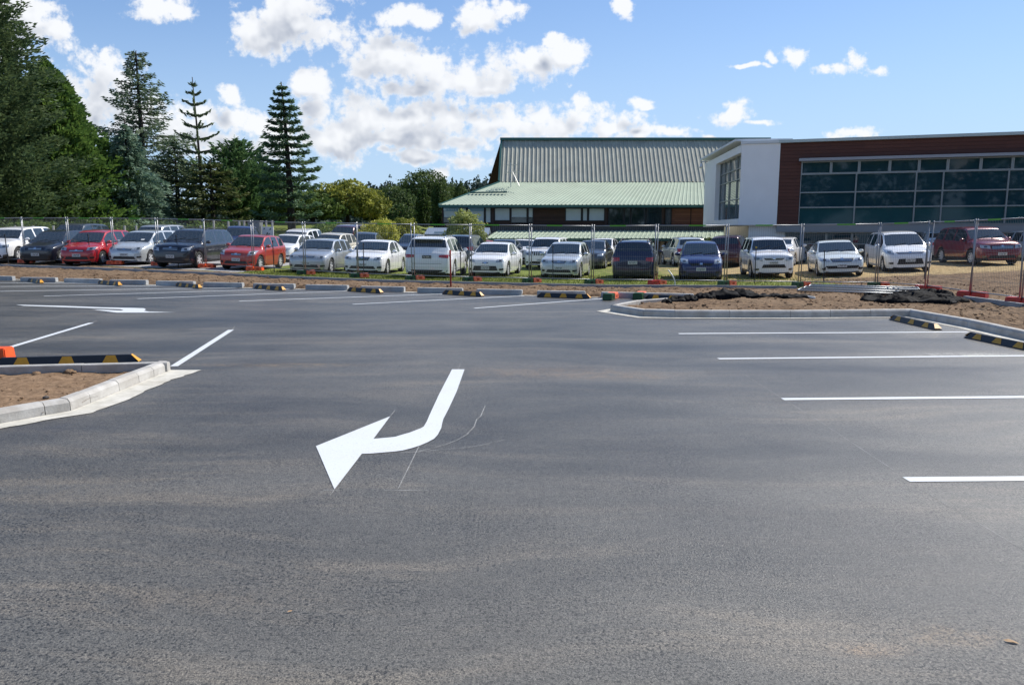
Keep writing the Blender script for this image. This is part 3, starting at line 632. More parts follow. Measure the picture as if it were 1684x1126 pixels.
# lower canopy in front
cz0, cz1 = za(392, 57), za(379.5, 60.5)
cA, cB, cC, cD = P(798, 392, 57), P(1207, 392, 57), P(1209, 379.5, 60.5), P(817, 379.5, 60.5)
for v_ in (cA, cB): v_.z = cz0
for v_ in (cC, cD): v_.z = cz1
adopt(ribbed('canopy_roof', cA, cB, cC, cD, .33, .04, GR_L))
pA(MB().bar(cA+Vector((0,-.02,-.1)), cB+Vector((0,-.02,-.1)), .12, .2), 'canopy_fascia', GR_T)
k = MB(); k.box(cD.x-.4, cC.x, 60.6, 61.95, cz1-.5, za(372.5)); pA(k, 'gap_shade', mat('shaded_band', (.035,.04,.045), .6))  # solid dark box in place of the shade in the gap above the canopy
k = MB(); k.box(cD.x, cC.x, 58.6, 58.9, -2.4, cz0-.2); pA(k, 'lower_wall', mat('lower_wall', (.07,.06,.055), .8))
for px in (1092, 1098, 1122): 
    k = MB(); k.box(xa(px,58.4)-.25, xa(px,58.4)+.2, 58.3, 58.55, -2.4, cz0-.25); pA(k, 'pillar', mat('cream_pillar', (.42,.38,.30), .8))
# antenna on the roof
an = MB(); q = P(840, 309, 66); tp = P(840, 268, 66); an.tube([q, tp], .035, 6)
for py, hw in ((271,16),(283,22)):
    a_ = P(840-hw*.5, py+1, 66); b2 = P(840+hw*.8, py, 66); an.tube([a_, b2], .028, 5)
    for k in range(6):
        c_ = a_.lerp(b2, (k+.5)/6); an.tube([c_+Vector((0,-.5,.1)), c_+Vector((0,.5,-.1))], .016, 4)
an.tube([P(843,283,66), P(854,306,64.5)], .03, 5)
pA(an, 'antenna', mat('aluminium', (.55,.55,.52), .4, .6))

# ------------------------------------------------------------------ modern building
F0 = Vector((15.72, 45.0, 0)); Fd = Vector((11.7, -3.8, 0)).normalized(); Fn = Vector((Fd.y, -Fd.x, 0))   # Fn faces the camera
bB = empty('modern_building', (22, 46, -.6)); tag(bB, 'modern building with red brown cladding, long glazed front and white box end', 'building')
def sF(px, off=0.0):
    d = pxdir(px, 305); p0 = F0+Fn*off; den = d.x*Fd.y-d.y*Fd.x; t_ = (p0.x*Fd.y-p0.y*Fd.x)/den; q_ = Vector((d.x*t_, d.y*t_, 0)); return (q_-p0).dot(Fd)
def zF(px, py, off=0.0):
    s_ = sF(px, off); q_ = F0+Fn*off+Fd*s_; return P(px, py, q_.y).z
def fbox(mb, s0, s1, z0, z1, o0, o1):            # o = distance in front of the facade plane
    p = [F0+Fd*s0+Fn*o1, F0+Fd*s1+Fn*o1, F0+Fd*s1+Fn*o0, F0+Fd*s0+Fn*o0]
    return mb.hexa([(q.x, q.y, z0) for q in p]+[(q.x, q.y, z1) for q in p])
def pB(mb, name, m, parent=None, label=None):
    o = mb.build(name, m); o.parent = parent or bB
    if not parent: o.matrix_parent_inverse = Matrix.Translation(-bB.location)
    if label: o['label'] = label
    return o
zTop = 6.87; zBot = zF(1320, 369); sE = 34.0
sW0 = sF(1217); sC0 = 0.0; sWin = sF(1316)
ztop2 = zF(1684, 222)
# cladding with the opening for the glazing
cl = MB(); zh0, zh1 = zF(1320,266), zF(1320,266)
fbox(cl, sC0+.003, sWin, zBot, zTop, -.25, 0); fbox(cl, sWin, sE, zF(1320,264.5), zTop, -.25, 0)
pB(cl, 'wall', CLAD, label='red brown board cladding')
roofm = mat('roof_edge_metal', (.42,.50,.50), .45, .3)
k = MB(); fbox(k, sC0-.1, sE, zTop+.003, zTop+.17, -14, .16); pB(k, 'roof', roofm)
FR_G = mat('mullion_grey', (.23,.27,.29), .4, .4); GLB = mat('teal_glass', (.012,.044,.060), .03, spec=.35)
GLS = mat('teal_spandrel_glass', (.016,.070,.080), .05, spec=.3)
zh = zF(1320,266); zs1 = zF(1320,287); zs2 = zF(1320,317); zs3 = zF(1320,341.5)
top_s = [sF(x_) for x_ in (1316,1365,1411,1461,1509,1556,1610,1662)]; low_s = [sF(x_) for x_ in (1316,1407.5,1506,1550.5,1657.5)]
while top_s[-1] < sE-2: top_s.append(top_s[-1]+1.75)
while low_s[-1] < sE-4: low_s.append(low_s[-1]+3.4)
top_s[-1] = low_s[-1] = sE
def glaz(s0, s1, z0, z1, m, fw=.036):
    fr = MB(); fbox(fr, s0, s0+fw, z0, z1, -.12, .03); fbox(fr, s1-fw, s1, z0, z1, -.12, .03); fbox(fr, s0+fw, s1-fw, z0, z0+fw, -.12, .03); fbox(fr, s0+fw, s1-fw, z1-fw, z1, -.12, .03)
    w_ = pB(fr, 'window', FR_G); g_ = MB(); fbox(g_, s0+fw, s1-fw, z0+fw, z1-fw, -.11, -.06); g_ = g_.build('pane', m); g_.parent = w_; return w_
for a_, b2 in zip(top_s[:-1], top_s[1:]): glaz(a_+.002, b2-.002, zs1+.003, zh, GLB, .07)
for a_, b2 in zip(low_s[:-1], low_s[1:]):
    glaz(a_+.002, b2-.002, zs2+.002, zs1, GLB); glaz(a_+.002, b2-.002, zs3+.002, zs2, GLB); glaz(a_+.002, b2-.002, zBot, zs3, GLS)
k = MB(); fbox(k, sWin-.15, sE, zh+.003, zh+.16, .002, .42); pB(k, 'sunshade', mat('shade_metal', (.28,.30,.34), .4, .4))
k = MB(); fbox(k, sC0, sE, zBot-.45, zBot-.003, -.4, -.02); pB(k, 'floor_edge', mat('floor_edge', (.26,.27,.28), .7))
# interior depth behind the shell so that the box is solid from other sides
k = MB(); fbox(k, sC0+.3, sE, -1.2, zTop, -14, -.9); pB(k, 'rear_volume', mat('grey_render', (.35,.35,.35), .8))
# ground floor
gs = [sF(x_+5) for x_ in (1290,1318,1360,1403,1450,1505,1560,1620,1680)]
while gs[-1] < sE: gs.append(gs[-1]+2.2)
for a_, b2 in zip(gs[:-1], gs[1:]): 
    fr = MB(); fw = .06; z0, z1 = -1.1, zBot-.46; o1 = -.42; s0, s1 = a_+.003, b2-.003
    for (p0, p1, q0, q1) in ((s0,s0+fw,z0,z1),(s1-fw,s1,z0,z1),(s0+fw,s1-fw,z0,z0+fw),(s0+fw,s1-fw,z1-fw,z1),(s0+fw,s1-fw,z0+2.1,z0+2.16)): fbox(fr, p0, p1, q0, q1, o1-.1, o1)
    w_ = pB(fr, 'window', FR_G); g_ = MB(); fbox(g_, s0+fw, s1-fw, z0+fw, z0+2.098, o1-.09, o1-.04); fbox(g_, s0+fw, s1-fw, z0+2.162, z1-fw, o1-.09, o1-.04); g_ = g_.build('pane', GLB); g_.parent = w_
k = MB(); fbox(k, sW0+.6, gs[0], -1.2, zBot-.003, -.9, -.42); pB(k, 'lower_wall', WHITEW)
# white box end
C0 = F0+Fd*sW0; C1 = Vector((P(1158,320,58).x, 58, 0)); Ld = (C1-C0).normalized(); Ln = Vector((-Ld.y, Ld.x, 0)); LL = (C1-C0).length
if Ln.x > 0: Ln = -Ln
def lbox(mb, a_, b2, z0, z1, o0, o1):
    p = [C0+Ld*a_+Ln*o0, C0+Ld*b2+Ln*o0, C0+Ld*b2+Ln*o1, C0+Ld*a_+Ln*o1]
    return mb.hexa([(q.x, q.y, z0) for q in p]+[(q.x, q.y, z1) for q in p])
def sL(px):
    d = pxdir(px, 310); den = d.x*Ld.y-d.y*Ld.x; t_ = (C0.x*Ld.y-C0.y*Ld.x)/den; return (Vector((d.x*t_, d.y*t_, 0))-C0).dot(Ld)
zwt = zTop-.95; zwb = zBot+.35
la, lb_ = .18, sL(1178)
k = MB(); fbox(k, sW0, sC0, zBot-.05, zTop-.003, -.5, .06)
lbox(k, .18, LL, zBot-.05, zwb, -.5, -.0); lbox(k, .18, LL, zwt+.5, zTop-.003, -.5, 0); lbox(k, lb_+.4, LL, zwb, zwt+.5, -.5, 0)
pB(k, 'white_wall', WHITEW, label='plain white rendered box end')
k = MB(); o_ = .35
fbox(k, sW0-.05, sC0, zTop+.004, zTop+.17, -3, .14); lbox(k, 0.2, LL+.2, zTop+.22, zTop+.34, -3, o_); pB(k, 'parapet', mat('parapet_white', (.62,.65,.67), .6))
# recessed window with frame grid
n_v = 4; fr = MB(); zz = [zwb, zwb+1.25, zwb+2.45, zwb+3.1, zwt+.5]
vs_ = [la+(lb_+.4-la)*q for q in (0,.30,.60,.80,1)]
rec = -.30
for a_ in vs_: lbox(fr, a_-.03, a_+.03, zz[0], zz[-1], rec-.06, rec)
for z_ in zz[1:-1]: lbox(fr, vs_[0]+.03, vs_[-1]-.03, z_-.03, z_+.03, rec-.065, rec+.004)
w_ = pB(fr, 'side_window', FR_G); g_ = MB(); lbox(g_, vs_[0], vs_[-1], zz[0], zz[-1], rec-.12, rec-.07); g_ = g_.build('pane', mat('side_glass', (.10,.13,.14), .03, spec=1.0)); g_.parent = w_
k = MB(); lbox(k, .2, LL, -1.2, zBot-.055, -6, -1.6); pB(k, 'lower_wall', mat('beige_wall', (.50,.46,.38), .8))
cm = MB(); q = P(1154, 271, 57.5); cm.tube([q+Vector((.45,0,.25)), q+Vector((0,0,.2)), q], .05, 6); cm.tube([q+Vector((0,0,.05)), q+Vector((-.05,-.1,-.22))], [.10,.15], 8); pB(cm, 'security_camera', mat('camera_white', (.7,.7,.7), .5))

# small far house roof, blue grey sheds
def house(name, label, x0, x1, Y, ybase, yeave, yridge, wallm, roofm_, depth=6, gable_front=False):
    o = empty(name, (P((x0+x1)/2, 381, Y).x, Y, 0)); tag(o, label, 'building'); off = Matrix.Translation(-o.location)
    X0, X1 = P(x0,381,Y).x, P(x1,381,Y).x; zb_, ze_, zr_ = [P(842, q, Y).z for q in (ybase, yeave, yridge)]
    w_ = MB().box(X0+.2, X1-.2, Y, Y+depth, zb_-2, ze_).build('wall', wallm, o); w_.matrix_parent_inverse = off
    r = MB(); ym = Y+depth/2
    if gable_front:
        xm = (X0+X1)/2; w2 = MB().poly([(X0+.2,Y+.01,ze_),(X1-.2,Y+.01,ze_),(xm,Y+.01,zr_-.1)]).build('gable', wallm, o); w2.matrix_parent_inverse = off
        for (a_, sgn) in ((X0, -1), (X1, 1)): r.hexa([(a_,Y-.4,ze_-.1),(a_,Y+depth,ze_-.1),(xm,Y+depth,zr_-.1),(xm,Y-.4,zr_-.1),(a_,Y-.4,ze_+.08),(a_,Y+depth,ze_+.08),(xm,Y+depth,zr_+.08),(xm,Y-.4,zr_+.08)])
    else:
        for yy in (Y-.4, Y+depth+.4): r.hexa([(X0,yy,ze_-.06),(X1,yy,ze_-.06),(X1,ym,zr_-.06),(X0,ym,zr_-.06),(X0,yy,ze_+.08),(X1,yy,ze_+.08),(X1,ym,zr_+.08),(X0,ym,zr_+.08)])
    r = r.build('roof', roofm_, o); r.matrix_parent_inverse = off
    f = MB().box(X0+.7, X0+1.6, Y-.05, Y-.003, zb_+.6, ze_-.3).build('window', BLIND, o); f.matrix_parent_inverse = off
house('small_house', 'small steep green gabled house between the dark columnar trees', 694, 722, 95, 366, 352, 322, TIM_D, GR_L, 8, True)
house('low_shed', 'low shed with blue grey metal roof in front of the older building', 698, 804, 54, 395, 387, 376, mat('pale_grey_wall', (.40,.41,.43), .7), mat('blue_grey_roof', (.17,.21,.27), .5, var=.08), 5)

# ------------------------------------------------------------------ utility cabinet, notice board, rear post fence
def stand_at(px, Y): x = P(px, 381, Y).x; return x, Y, tz(x, Y)
x, y, z = stand_at(420.5, 46); o = empty('utility_cabinet', (x, y, z)); tag(o, 'tall grey metal utility cabinet behind the parked cars', 'cabinet')
h_ = P(420, 363, 46).z - z; MB().box(-.36, .36, -.3, .3, 0, h_-.06).build('cabinet_body', mat('cabinet_grey', (.17,.18,.18), .5), o); MB().box(-.40,.40,-.34,.34,h_-.06,h_).build('cabinet_top', mat('cabinet_top', (.24,.25,.25), .5), o)
MB().box(-.33,-.01,-.325,-.302,.15,h_-.2).box(.01,.33,-.325,-.302,.15,h_-.2).build('door', mat('cabinet_door', (.20,.21,.21), .5), o)
x, y, z = stand_at(440.5, 45); o = empty('notice_board', (x, y, z)); tag(o, 'white notice board with four dark marks beside the grey cabinet', 'sign')
zt2, zb2 = P(440, 373, 45).z-z, P(440, 388, 45).z-z; MB().box(-.34,.34,-.03,.03,zb2,zt2).build('board', mat('board_white', (.72,.70,.66), .6), o)
[MB().box(q_-.03,q_+.03,.032,.08,0,zt2-.05).build('post', mat('grey_post', (.4,.4,.4), .6), o) for q_ in (-.27,.27)]
hh = zt2-zb2
for (a_, b2, q, r_) in ((-.26,-.14,.7,.86),(.10,.22,.66,.84),(-.10,.02,.12,.38),(.02,.14,.15,.28)): MB().quad((a_,-.034,zb2+q*hh),(b2-.04,-.034,zb2+q*hh),(b2,-.034,zb2+r_*hh),(a_+.05,-.034,zb2+r_*hh)).build('mark', mat('sign_black', (.02,.02,.02), .6), o)
pf = empty('post_fence', (-18, 46, tz(-18,46))); tag(pf, 'rear fence of pale timber posts and wire behind the left cars', 'fence'); off = Matrix.Translation(-pf.location)
pxs = [-20, 25, 55, 88, 122, 158, 205, 224, 239, 255, 266, 300, 330, 352, 376, 394, 402, 411, 438, 448]
wirez = []
for px in pxs:
    x, y, z = stand_at(px, 46); h_ = (P(px, 371 if px < 350 else 362.5, 46).z - z); k = MB().tube([(x,y,z-.2),(x+.01,y,z+h_)], .065, 7).build('post', mat('pale_post', (.42,.40,.36), .8), pf); k.matrix_parent_inverse = off; wirez.append((x,y,z,h_))
k = MB()
for fr in (.35,.62,.9):
    for a_, b2 in zip(wirez[:-1], wirez[1:]): k.bar((a_[0],a_[1]-.07,a_[2]+1.3*fr), (b2[0],b2[1]-.07,b2[2]+1.3*fr), .014)
k = k.build('wire', mat('galvanised', (.30,.31,.325), .45, .6), pf); k.matrix_parent_inverse = off

# ------------------------------------------------------------------ temporary fence
STEEL = mat('galvanised', (.30,.31,.325), .45, .6); STEELM = mat('wire_steel', (.27,.28,.29), .5, .4); LIME = mat('lime_tape', (.12,.42,.04), .5)
ORG = mat('orange_plastic', (.82,.10,.02), .45, var=.12, scale=6); ORG2 = mat('faded_orange_plastic', (.85,.20,.10), .5, var=.1, scale=6); GRNP = mat('dark_green_plastic', (.015,.07,.02), .45); REDP = mat('red_plastic', (.50,.028,.018), .45, var=.15, scale=5); BLKR = mat('black_rubber', (.013,.013,.015), .55)
feet_px = [(-40,428),(38,430.5),(112,433),(185,436),(258,439),(336,443),(415,448),(499,453),(587,457),(679,459.5),(774,461.5),(873,462.8),(976,463.6),(1081,464.5),(1197,464),(1320,464.2),(1448,465),(1531,469),(1605,478.5),(1690,491)]
hts = [69,70,71,72,73,75,77,81,85,87,88.5,89.8,91,92.5,94,96.5,99.5,108,121,136]
fp = []
for (px, py), h_ in zip(feet_px, hts):
    Y = 2.0*FPX/h_; x = P(px, 381, Y).x; fp.append(Vector((x, Y, tz(x, Y))))
fp.append(fp[-1]+(fp[-1]-fp[-2])+Vector((.2,-.3,0)))
npanel = len(fp)-1; HP = 2.0
for i in range(npanel):
    a_, b2 = fp[i], fp[i+1]; d = (b2-a_); L = math.hypot(d.x, d.y)-.05; lean = random.uniform(-.035, .035); lean2 = random.uniform(-.012,.012)
    o = empty('mesh_fence', a_+Vector((0,0,.10)), math.atan2(d.y, d.x))
    which = ordn[i-1] if 0 < i <= len(ordn) else ('leftmost cut off' if i == 0 else 'last')
    tag(o, (f'galvanised wire mesh fence panel, {which} complete one from the left' if 0 < i < npanel-1 else ('galvanised wire mesh fence panel cut off by the left picture edge' if i == 0 else 'galvanised wire mesh fence panel cut off by the right picture edge')), 'fence panel', 'temporary mesh fence panels')
    dz = (b2.z-a_.z)
    def q(x_, z_): return Vector((x_+.025, lean*z_, z_+dz*x_/L))
    r_ = .019
    k = MB(); k.tube([q(0,0),q(0,HP+.05)], r_, 8); k.build('upright', STEEL, o, True)
    k = MB(); k.tube([q(L-.03,0),q(L-.03,HP+.05)], r_, 8); k.build('upright', STEEL, o, True)
    k = MB(); k.tube([q(0,HP),q(L-.03,HP)], r_*.9, 8); k.build('top_rail', STEEL, o, True)
    k = MB(); k.tube([q(0,.10),q(L-.03,.10)], r_*.8, 8); k.build('bottom_rail', STEEL, o, True)
    k = MB(); n = int(L/.070)
    for j in range(1, n): x_ = L*j/n; k.bar(q(x_,.10), q(x_,HP), .0036)
    for z_ in (.42,.92,1.18,1.66): k.bar(q(0,z_)+Vector((0,.006,0)), q(L-.03,z_)+Vector((0,.006,0)), .0052)
    k.build('wire_mesh', STEELM, o)
    if i % 1 == 0:
        c_ = L*random.uniform(.35,.6); k = MB(); k.bar(q(c_-.28,HP)+Vector((0,0,0)), q(c_+.28,HP), .043); k.build('tape_marker', LIME, o)
    if i: 
        k = MB(); k.box(-.075,.045,-.035,.035,HP-.06,HP+.0).build('clamp', mat('clamp_steel', (.33,.34,.35), .4, .8), o)
def foot(x, y, z, rz, label, kind, name='ballast_block', cap=None):
    o = empty(name, (x, y, z), rz); o.scale = (1.12, 1.12, 1.15); tag(o, label, 'fence foot', 'plastic feet of the temporary fence')
    mA, mB_ = kind; w_, d_, h_ = .33, .115, .145
    def blk(sx, m):
        bm = bmesh.new(); bmesh.ops.create_cube(bm, size=1)
        for v in bm.verts:
            t_ = .012 if v.co.z > 0 else 0
            v.co = Vector(((sx*.167)+v.co.x*(.32-t_*2), v.co.y*(.23-t_*2), (v.co.z+.5)*h_))
        bmesh.ops.bevel(bm, geom=list(bm.edges), offset=.012, segments=2, affect='EDGES'); me = bpy.data.meshes.new('block'); bm.to_mesh(me); bm.free(); me.materials.append(m); return link('block', me, o)
    A_ = blk(-1, mA); B2 = blk(1, mB_)
    for s_, par, mm in ((-1, A_, mA), (1, B2, mB_)):
        MB().box(s_*.167-.05, s_*.167+.05, -.119, -.1155, .035, .10).build('recess_shade', BLKR if (s_ < 0 and mm is GRNP) else mat('recess_shade_'+mm.name, tuple(c*.6 for c in mm.node_tree.nodes['Principled BSDF'].inputs['Base Color'].default_value[:3]) if mm is GRNP else (.45,.06,.02), .6), par)  # dark plate on the flat face, its colour standing in for shade inside a hole
    return o
for i in range(1, npanel):
    p = fp[i]; px = feet_px[i][0]
    kd = (ORG, ORG) if px < 430 else ((GRNP, ORG2) if px < 1460 else (REDP, REDP))
    if 1060 < px < 1100: kd = (REDP, ORG2)
    d = fp[i+1]-fp[i-1]; rz = math.atan2(d.y, d.x)*0.5 + (.05 if px < 430 else (R(38) if px < 1460 else -.12))
    c_ = 'orange' if px < 430 else ('green and faded orange' if px < 1460 else 'red')
    foot(p.x+.04, p.y-.03, p.z+.035, rz, f'{c_} plastic fence foot, {ordn[i-1]} from the left along the mesh fence', kd)
g = G(1004,492); foot(g.x, g.y, 0.004, R(68), 'green and orange plastic block lying on asphalt left of the island tip', (GRNP, ORG2))
g = G(1052,490.8); foot(g.x, g.y, 0.004, R(70), 'dark green plastic block against the end of the far wheel stop', (GRNP, ORG2))
g = G(-27,591.5); foot(g.x, g.y, 0.004, R(4), 'orange plastic block cut by the left picture edge on the asphalt', (ORG, ORG))

# black stakes, red stake
for k_, (px, yt, yb) in enumerate([(9,384,433),(145,386,438),(290,388,443),(448,394,445),(596,398,451),(757,408,452),(910,400,456),(1076.5,400,458),(1245,399,457),(1360,398,448),(1526,386,441)]):
    Y = float(np.interp(px, [0,145,290,448,596,757,910,1076,1245,1360,1526], [34,34,33,31,29.9,29.2,28.8,28.3,27.8,27.8,27.5])); x = P(px,381,Y).x; z = tz(x, Y); h_ = min(1.35, (yb-yt)/FPX*Y)
    o = empty('steel_stake', (x, Y, z)); cap = px in (1245, 1526)
    tag(o, f'thin dark steel stake behind the mesh fence{" with a yellow cap" if cap else ""}, {ordn[k_]} from the left', 'stake', 'thin dark stakes standing along the mesh fence')
    l_ = random.uniform(-.05,.02); mb = MB(); mb.bar((0,0,-.2),(l_,0,h_), .034, .010); mb.bar((0,.015,-.2),(l_,.015,h_), .010, .034); mb.build('stake_shaft', mat('stake_steel', (.022,.022,.025), .6), o)
    MB().tube([(l_,0,h_-.0),(l_,0,h_+.06)], .03, 8).build('stake_cap', mat('yellow_cap', (.65,.42,.05), .5) if cap else BLKR, o)
g = G(741.5, 473); z = tz(g.x, g.y); o = empty('marker_stake', (g.x, g.y, z)); tag(o, 'red brown wooden marker stake in the bare soil in front of the white rear-facing car', 'stake')
MB().bar((0,0,-.2),(-.01,0,1.02), .05, .05).build('stake_shaft', mat('red_stake', (.30,.035,.02), .6, var=.3, scale=5), o); MB().bar((-.0105,0,1.021),(-.012,0,1.14), .056, .056).build('painted_tip', mat('pink_tip', (.70,.05,.03), .5), o)
pts = [P(1110,468,26.0), P(1110,459,26), P(1107.5,451,26.0), P(1103,444,26.1), P(1099,439,26.2)]; dz_ = tz(pts[0].x, 26.0)-.05-pts[0].z
tag(MB().tube([p+Vector((0,0,dz_)) for p in spline(pts,4)], .022, 8).build('conduit', mat('white_conduit', (.62,.62,.60), .4), None, True), 'thin bent pale conduit sticking out of the ground by the dark blue rear-facing car', 'conduit')

# wheel stops
YEL = mat('yellow_reflector', (.62,.29,.016), .5, var=.12, scale=20); RUB = mat('stop_rubber', (.016,.018,.024), .5, spec=.5)
def wheel_stop(a, b_, label, h=.10, w=.15, nb=3, endcaps=True, name='wheel_stop'):
    d = b_-a; L = d.length; o = empty(name, (a.x, a.y, .004), math.atan2(d.y, d.x)); tag(o, label, 'wheel stop', 'black and yellow rubber wheel stops')
    e = .10; tw = .05
    def ring(x_, s_=1.0, hh=h): return [(x_,0,0),(x_,w,0),(x_,w-(w-tw)/2*s_,hh),(x_,(w-tw)/2*s_,hh)]
    v = ring(0,.9,.025)+ring(e)+ring(L-e)+ring(L,.9,.025); f = [(3,2,1,0),(12,13,14,15)]
    for k in range(3):
        b0 = k*4
        for j in range(4): f.append((b0+j, b0+(j+1)%4, b0+4+(j+1)%4, b0+4+j))
    ob = pymesh('stop_body', v, f, RUB, o); bm = bmesh.new(); bm.from_mesh(ob.data); bmesh.ops.recalc_face_normals(bm, faces=bm.faces); bm.to_mesh(ob.data); bm.free()
    sl = (w-tw)/2; fy = lambda z_: sl*z_/h
    for k in range(nb):
        c_ = e*.8 + (L-1.6*e)*(k+.5)/nb; hw = .085; n_ = .0025
        for side in (0, 1):
            def pt(x_, z_): y_ = fy(z_)-n_ if side == 0 else w-fy(z_)+n_; return (x_, y_, z_+n_*.5)
            q_ = [pt(c_-hw-.02, .012), pt(c_+hw+.02, .012), pt(c_+hw-.03, h-.004), pt(c_-hw+.03, h-.004)]
            if side: q_ = q_[::-1]
            MB().poly(q_).build('reflector', YEL, o)
    for s_ in (0, 1):
        if not endcaps: break
        x0, x1 = (L-e, L) if s_ else (e, 0); n_ = .003*(1 if s_ else -1)
        q_ = [(x0+n_, sl-.004, h+.003),(x0+n_, w-sl+.004, h+.003),(x1+n_, w-(sl*.9)*.2, .030),(x1+n_, sl*.2, .030)]
        MB().poly(q_ if not s_ else q_[::-1]).build('end_reflector', YEL, o)
    return o
def ws_from(pa, pb, label, **k):
    wheel_stop(G(*pa), G(*pb), label, **k)
ws_from((1461,525.5),(1536,543), 'black and yellow wheel stop in front of the kerb corner on the right')
ws_from((1584,555),(1698,579), 'black and yellow wheel stop cut off by the right picture edge')
wheel_stop(Vector((-6.75,9.55,0)), Vector((-5.0,9.86,0)), 'black and yellow wheel stop behind the left planter', h=.12, nb=3)
fs = [((38,462.0),(65,466.5)),((160,466.5),(194,470.5)),((288,470.8),(326,474.8)),((418,474.5),(464,478.5)),((570,479.0),(625,482.8)),((727,483.8),(791,488.3)),((883,488.8),(970,491.8)),((1060,492),(1150,496))]
for i, (a_, b2) in enumerate(fs): ws_from(a_, b2, f'black and yellow wheel stop in the far row of bays, {ordn[i]} from the left' if i < 7 else 'black and yellow wheel stop beside the dark green block behind the island tip', h=.12)

# black fabric heaps
FAB = mat('black_geotextile', (.006,.0065,.008), .8, spec=.12, var=.3, scale=8, bump=.25, bscale=25)
def heap(name, label, blobs, hmax, seed, cat='fabric', folds=2.6):
    xs_ = [b_[0]-b_[2] for b_ in blobs]+[b_[0]+b_[2] for b_ in blobs]; ys_ = [b_[1]-b_[3] for b_ in blobs]+[b_[1]+b_[3] for b_ in blobs]
    st = .03; X = np.arange(min(xs_)-.1, max(xs_)+.1, st); Y = np.arange(min(ys_)-.1, max(ys_)+.1, st); V = []; ok = {}; 
    for i, y in enumerate(Y):
        for j, x in enumerate(X):
            wx = x+.10*noise.noise(Vector((x*3,y*3,seed))); wy = y+.10*noise.noise(Vector((x*3,y*3,seed+9))); f_ = 0
            for (cx, cy, rx, ry, hh) in blobs:
                e_ = 1-((wx-cx)/rx)**2-((wy-cy)/ry)**2
                if e_ > 0: f_ = max(f_, hh*e_**.45)
            if f_ > .0:
                r1 = 1-abs(noise.noise(Vector((wx*folds, wy*folds*1.6, seed+3)))*2); r2 = 1-abs(noise.noise(Vector((wx*folds*2.3+wy*2, wy*folds*2.6, seed+5)))*2)
                f2 = f_*(.55+.60*r1**1.5+.06*r2)
                ok[(i,j)] = len(V); V.append((x, y, f2))
    Fc = [(ok[(i,j)],ok[(i,j+1)],ok[(i+1,j+1)],ok[(i+1,j)]) for (i,j) in ok if (i,j+1) in ok and (i+1,j+1) in ok and (i+1,j) in ok]
    # rim dropped to the soil, closed below
    cnt = {}
    for f_ in Fc:
        for a_, b2 in zip(f_, f_[1:]+f_[:1]): cnt[(a_,b2)] = 1
    V2 = [(x, y, tz(x,y)+z) for x, y, z in V]; n0 = len(V2); V2 += [(x, y, tz(x,y)-.03) for x, y, z in V]
    F2 = list(Fc)
    for (a_, b2) in cnt:
        if (b2, a_) not in cnt: F2.append((a_, a_+n0, b2+n0, b2))
    used = sorted({q_ for f_ in F2 for q_ in f_}); mp = {u: k for k, u in enumerate(used)}
    o = pymesh(name, [V2[u] for u in used], [[mp[q_] for q_ in f_] for f_ in F2], FAB, None, True, sharp=60); tag(o, label, cat); return o
def gb(px, py, rx, ry, h): q = G(px, py, .08); return (q.x, q.y, rx, ry, h)
heap('fabric_pile', 'big crumpled heap of black geotextile on the soil at the right', [gb(1437,487,.38,.30,.15),gb(1478,490,.62,.42,.18),gb(1505,480,.65,.55,.19),gb(1540,491.5,.50,.34,.18),gb(1568,488,.40,.40,.14),gb(1530,478,.60,.55,.20),gb(1460,476,.7,.3,.10)], .3, 2.0)
heap('fabric_roll', 'twisted black fabric trailing from the tip of the right island', [gb(1095,498.5,.18,.14,.10),gb(1112,497.2,.26,.17,.13),gb(1133,494.6,.28,.18,.14),gb(1152,492.6,.28,.18,.15),gb(1166,491.5,.25,.2,.17)], .15, 7.0, folds=6)
heap('fabric_lump', 'bulky folded lump of black fabric between the trailing roll and flat strip', [gb(1181,490,.36,.32,.24),gb(1199,490.5,.30,.28,.19),gb(1216,487.5,.30,.30,.18),(G(1225,486,.08).x, G(1225,486,.08).y,.3,.3,.14)], .3, 12.0)
heap('fabric_strip', 'flat dark strip of rolled fabric lying on the soil behind the right island', [gb(1238+q*10.5, 488.6-q*.15, .28, .17, .10) for q in range(9)], .1, 17.0, folds=4)
q = G(1328,488,.08); tag(MB().bar((q.x,q.y,tz(q.x,q.y)+.05),(q.x+.16,q.y-.1,tz(q.x,q.y)+.03), .05).build('timber_offcut', mat('white_offcut', (.75,.74,.7), .6)), 'short white offcut at the end of the flat fabric strip', 'offcut')

# stacked spare mesh panels lying flat
for k_ in range(3):
    a_ = G(1312+k_*9, 471.5-k_*.5, .1); b2 = G(1500+k_*6, 477.5-k_*.6, .1); zb_ = max(tz(a_.x,a_.y), tz(b2.x,b2.y))+.06+.055*k_
    d = (b2-a_); o = empty('spare_mesh_fence', (a_.x, a_.y, zb_), math.atan2(d.y, d.x)+.02*k_)
    tag(o, f'spare galvanised mesh panel lying flat behind the fabric heap, {["lowest","middle","topmost"][k_]} of the stack', 'fence panel', 'spare mesh panels stacked on the soil')
    L = min(3.2, d.length); W_ = .85; k = MB()
    for (p0, p1) in (((0,0,0),(L,0,0)),((0,W_,0),(L,W_,0)),((0,0,0),(0,W_,0)),((L,0,0),(L,W_,0))): k.tube([p0,p1], .022, 8)
    k.build('frame', mat('bright_galvanised', (.40,.42,.43), .4, .6), o, True)
    k = MB()
    for j in range(1,40): k.bar((L*j/40,0,0),(L*j/40,W_,0), .008)
    for j in range(1,5): k.bar((0,W_*j/5,.006),(L,W_*j/5,.006), .008)
    k.build('wire_mesh', STEELM, o)

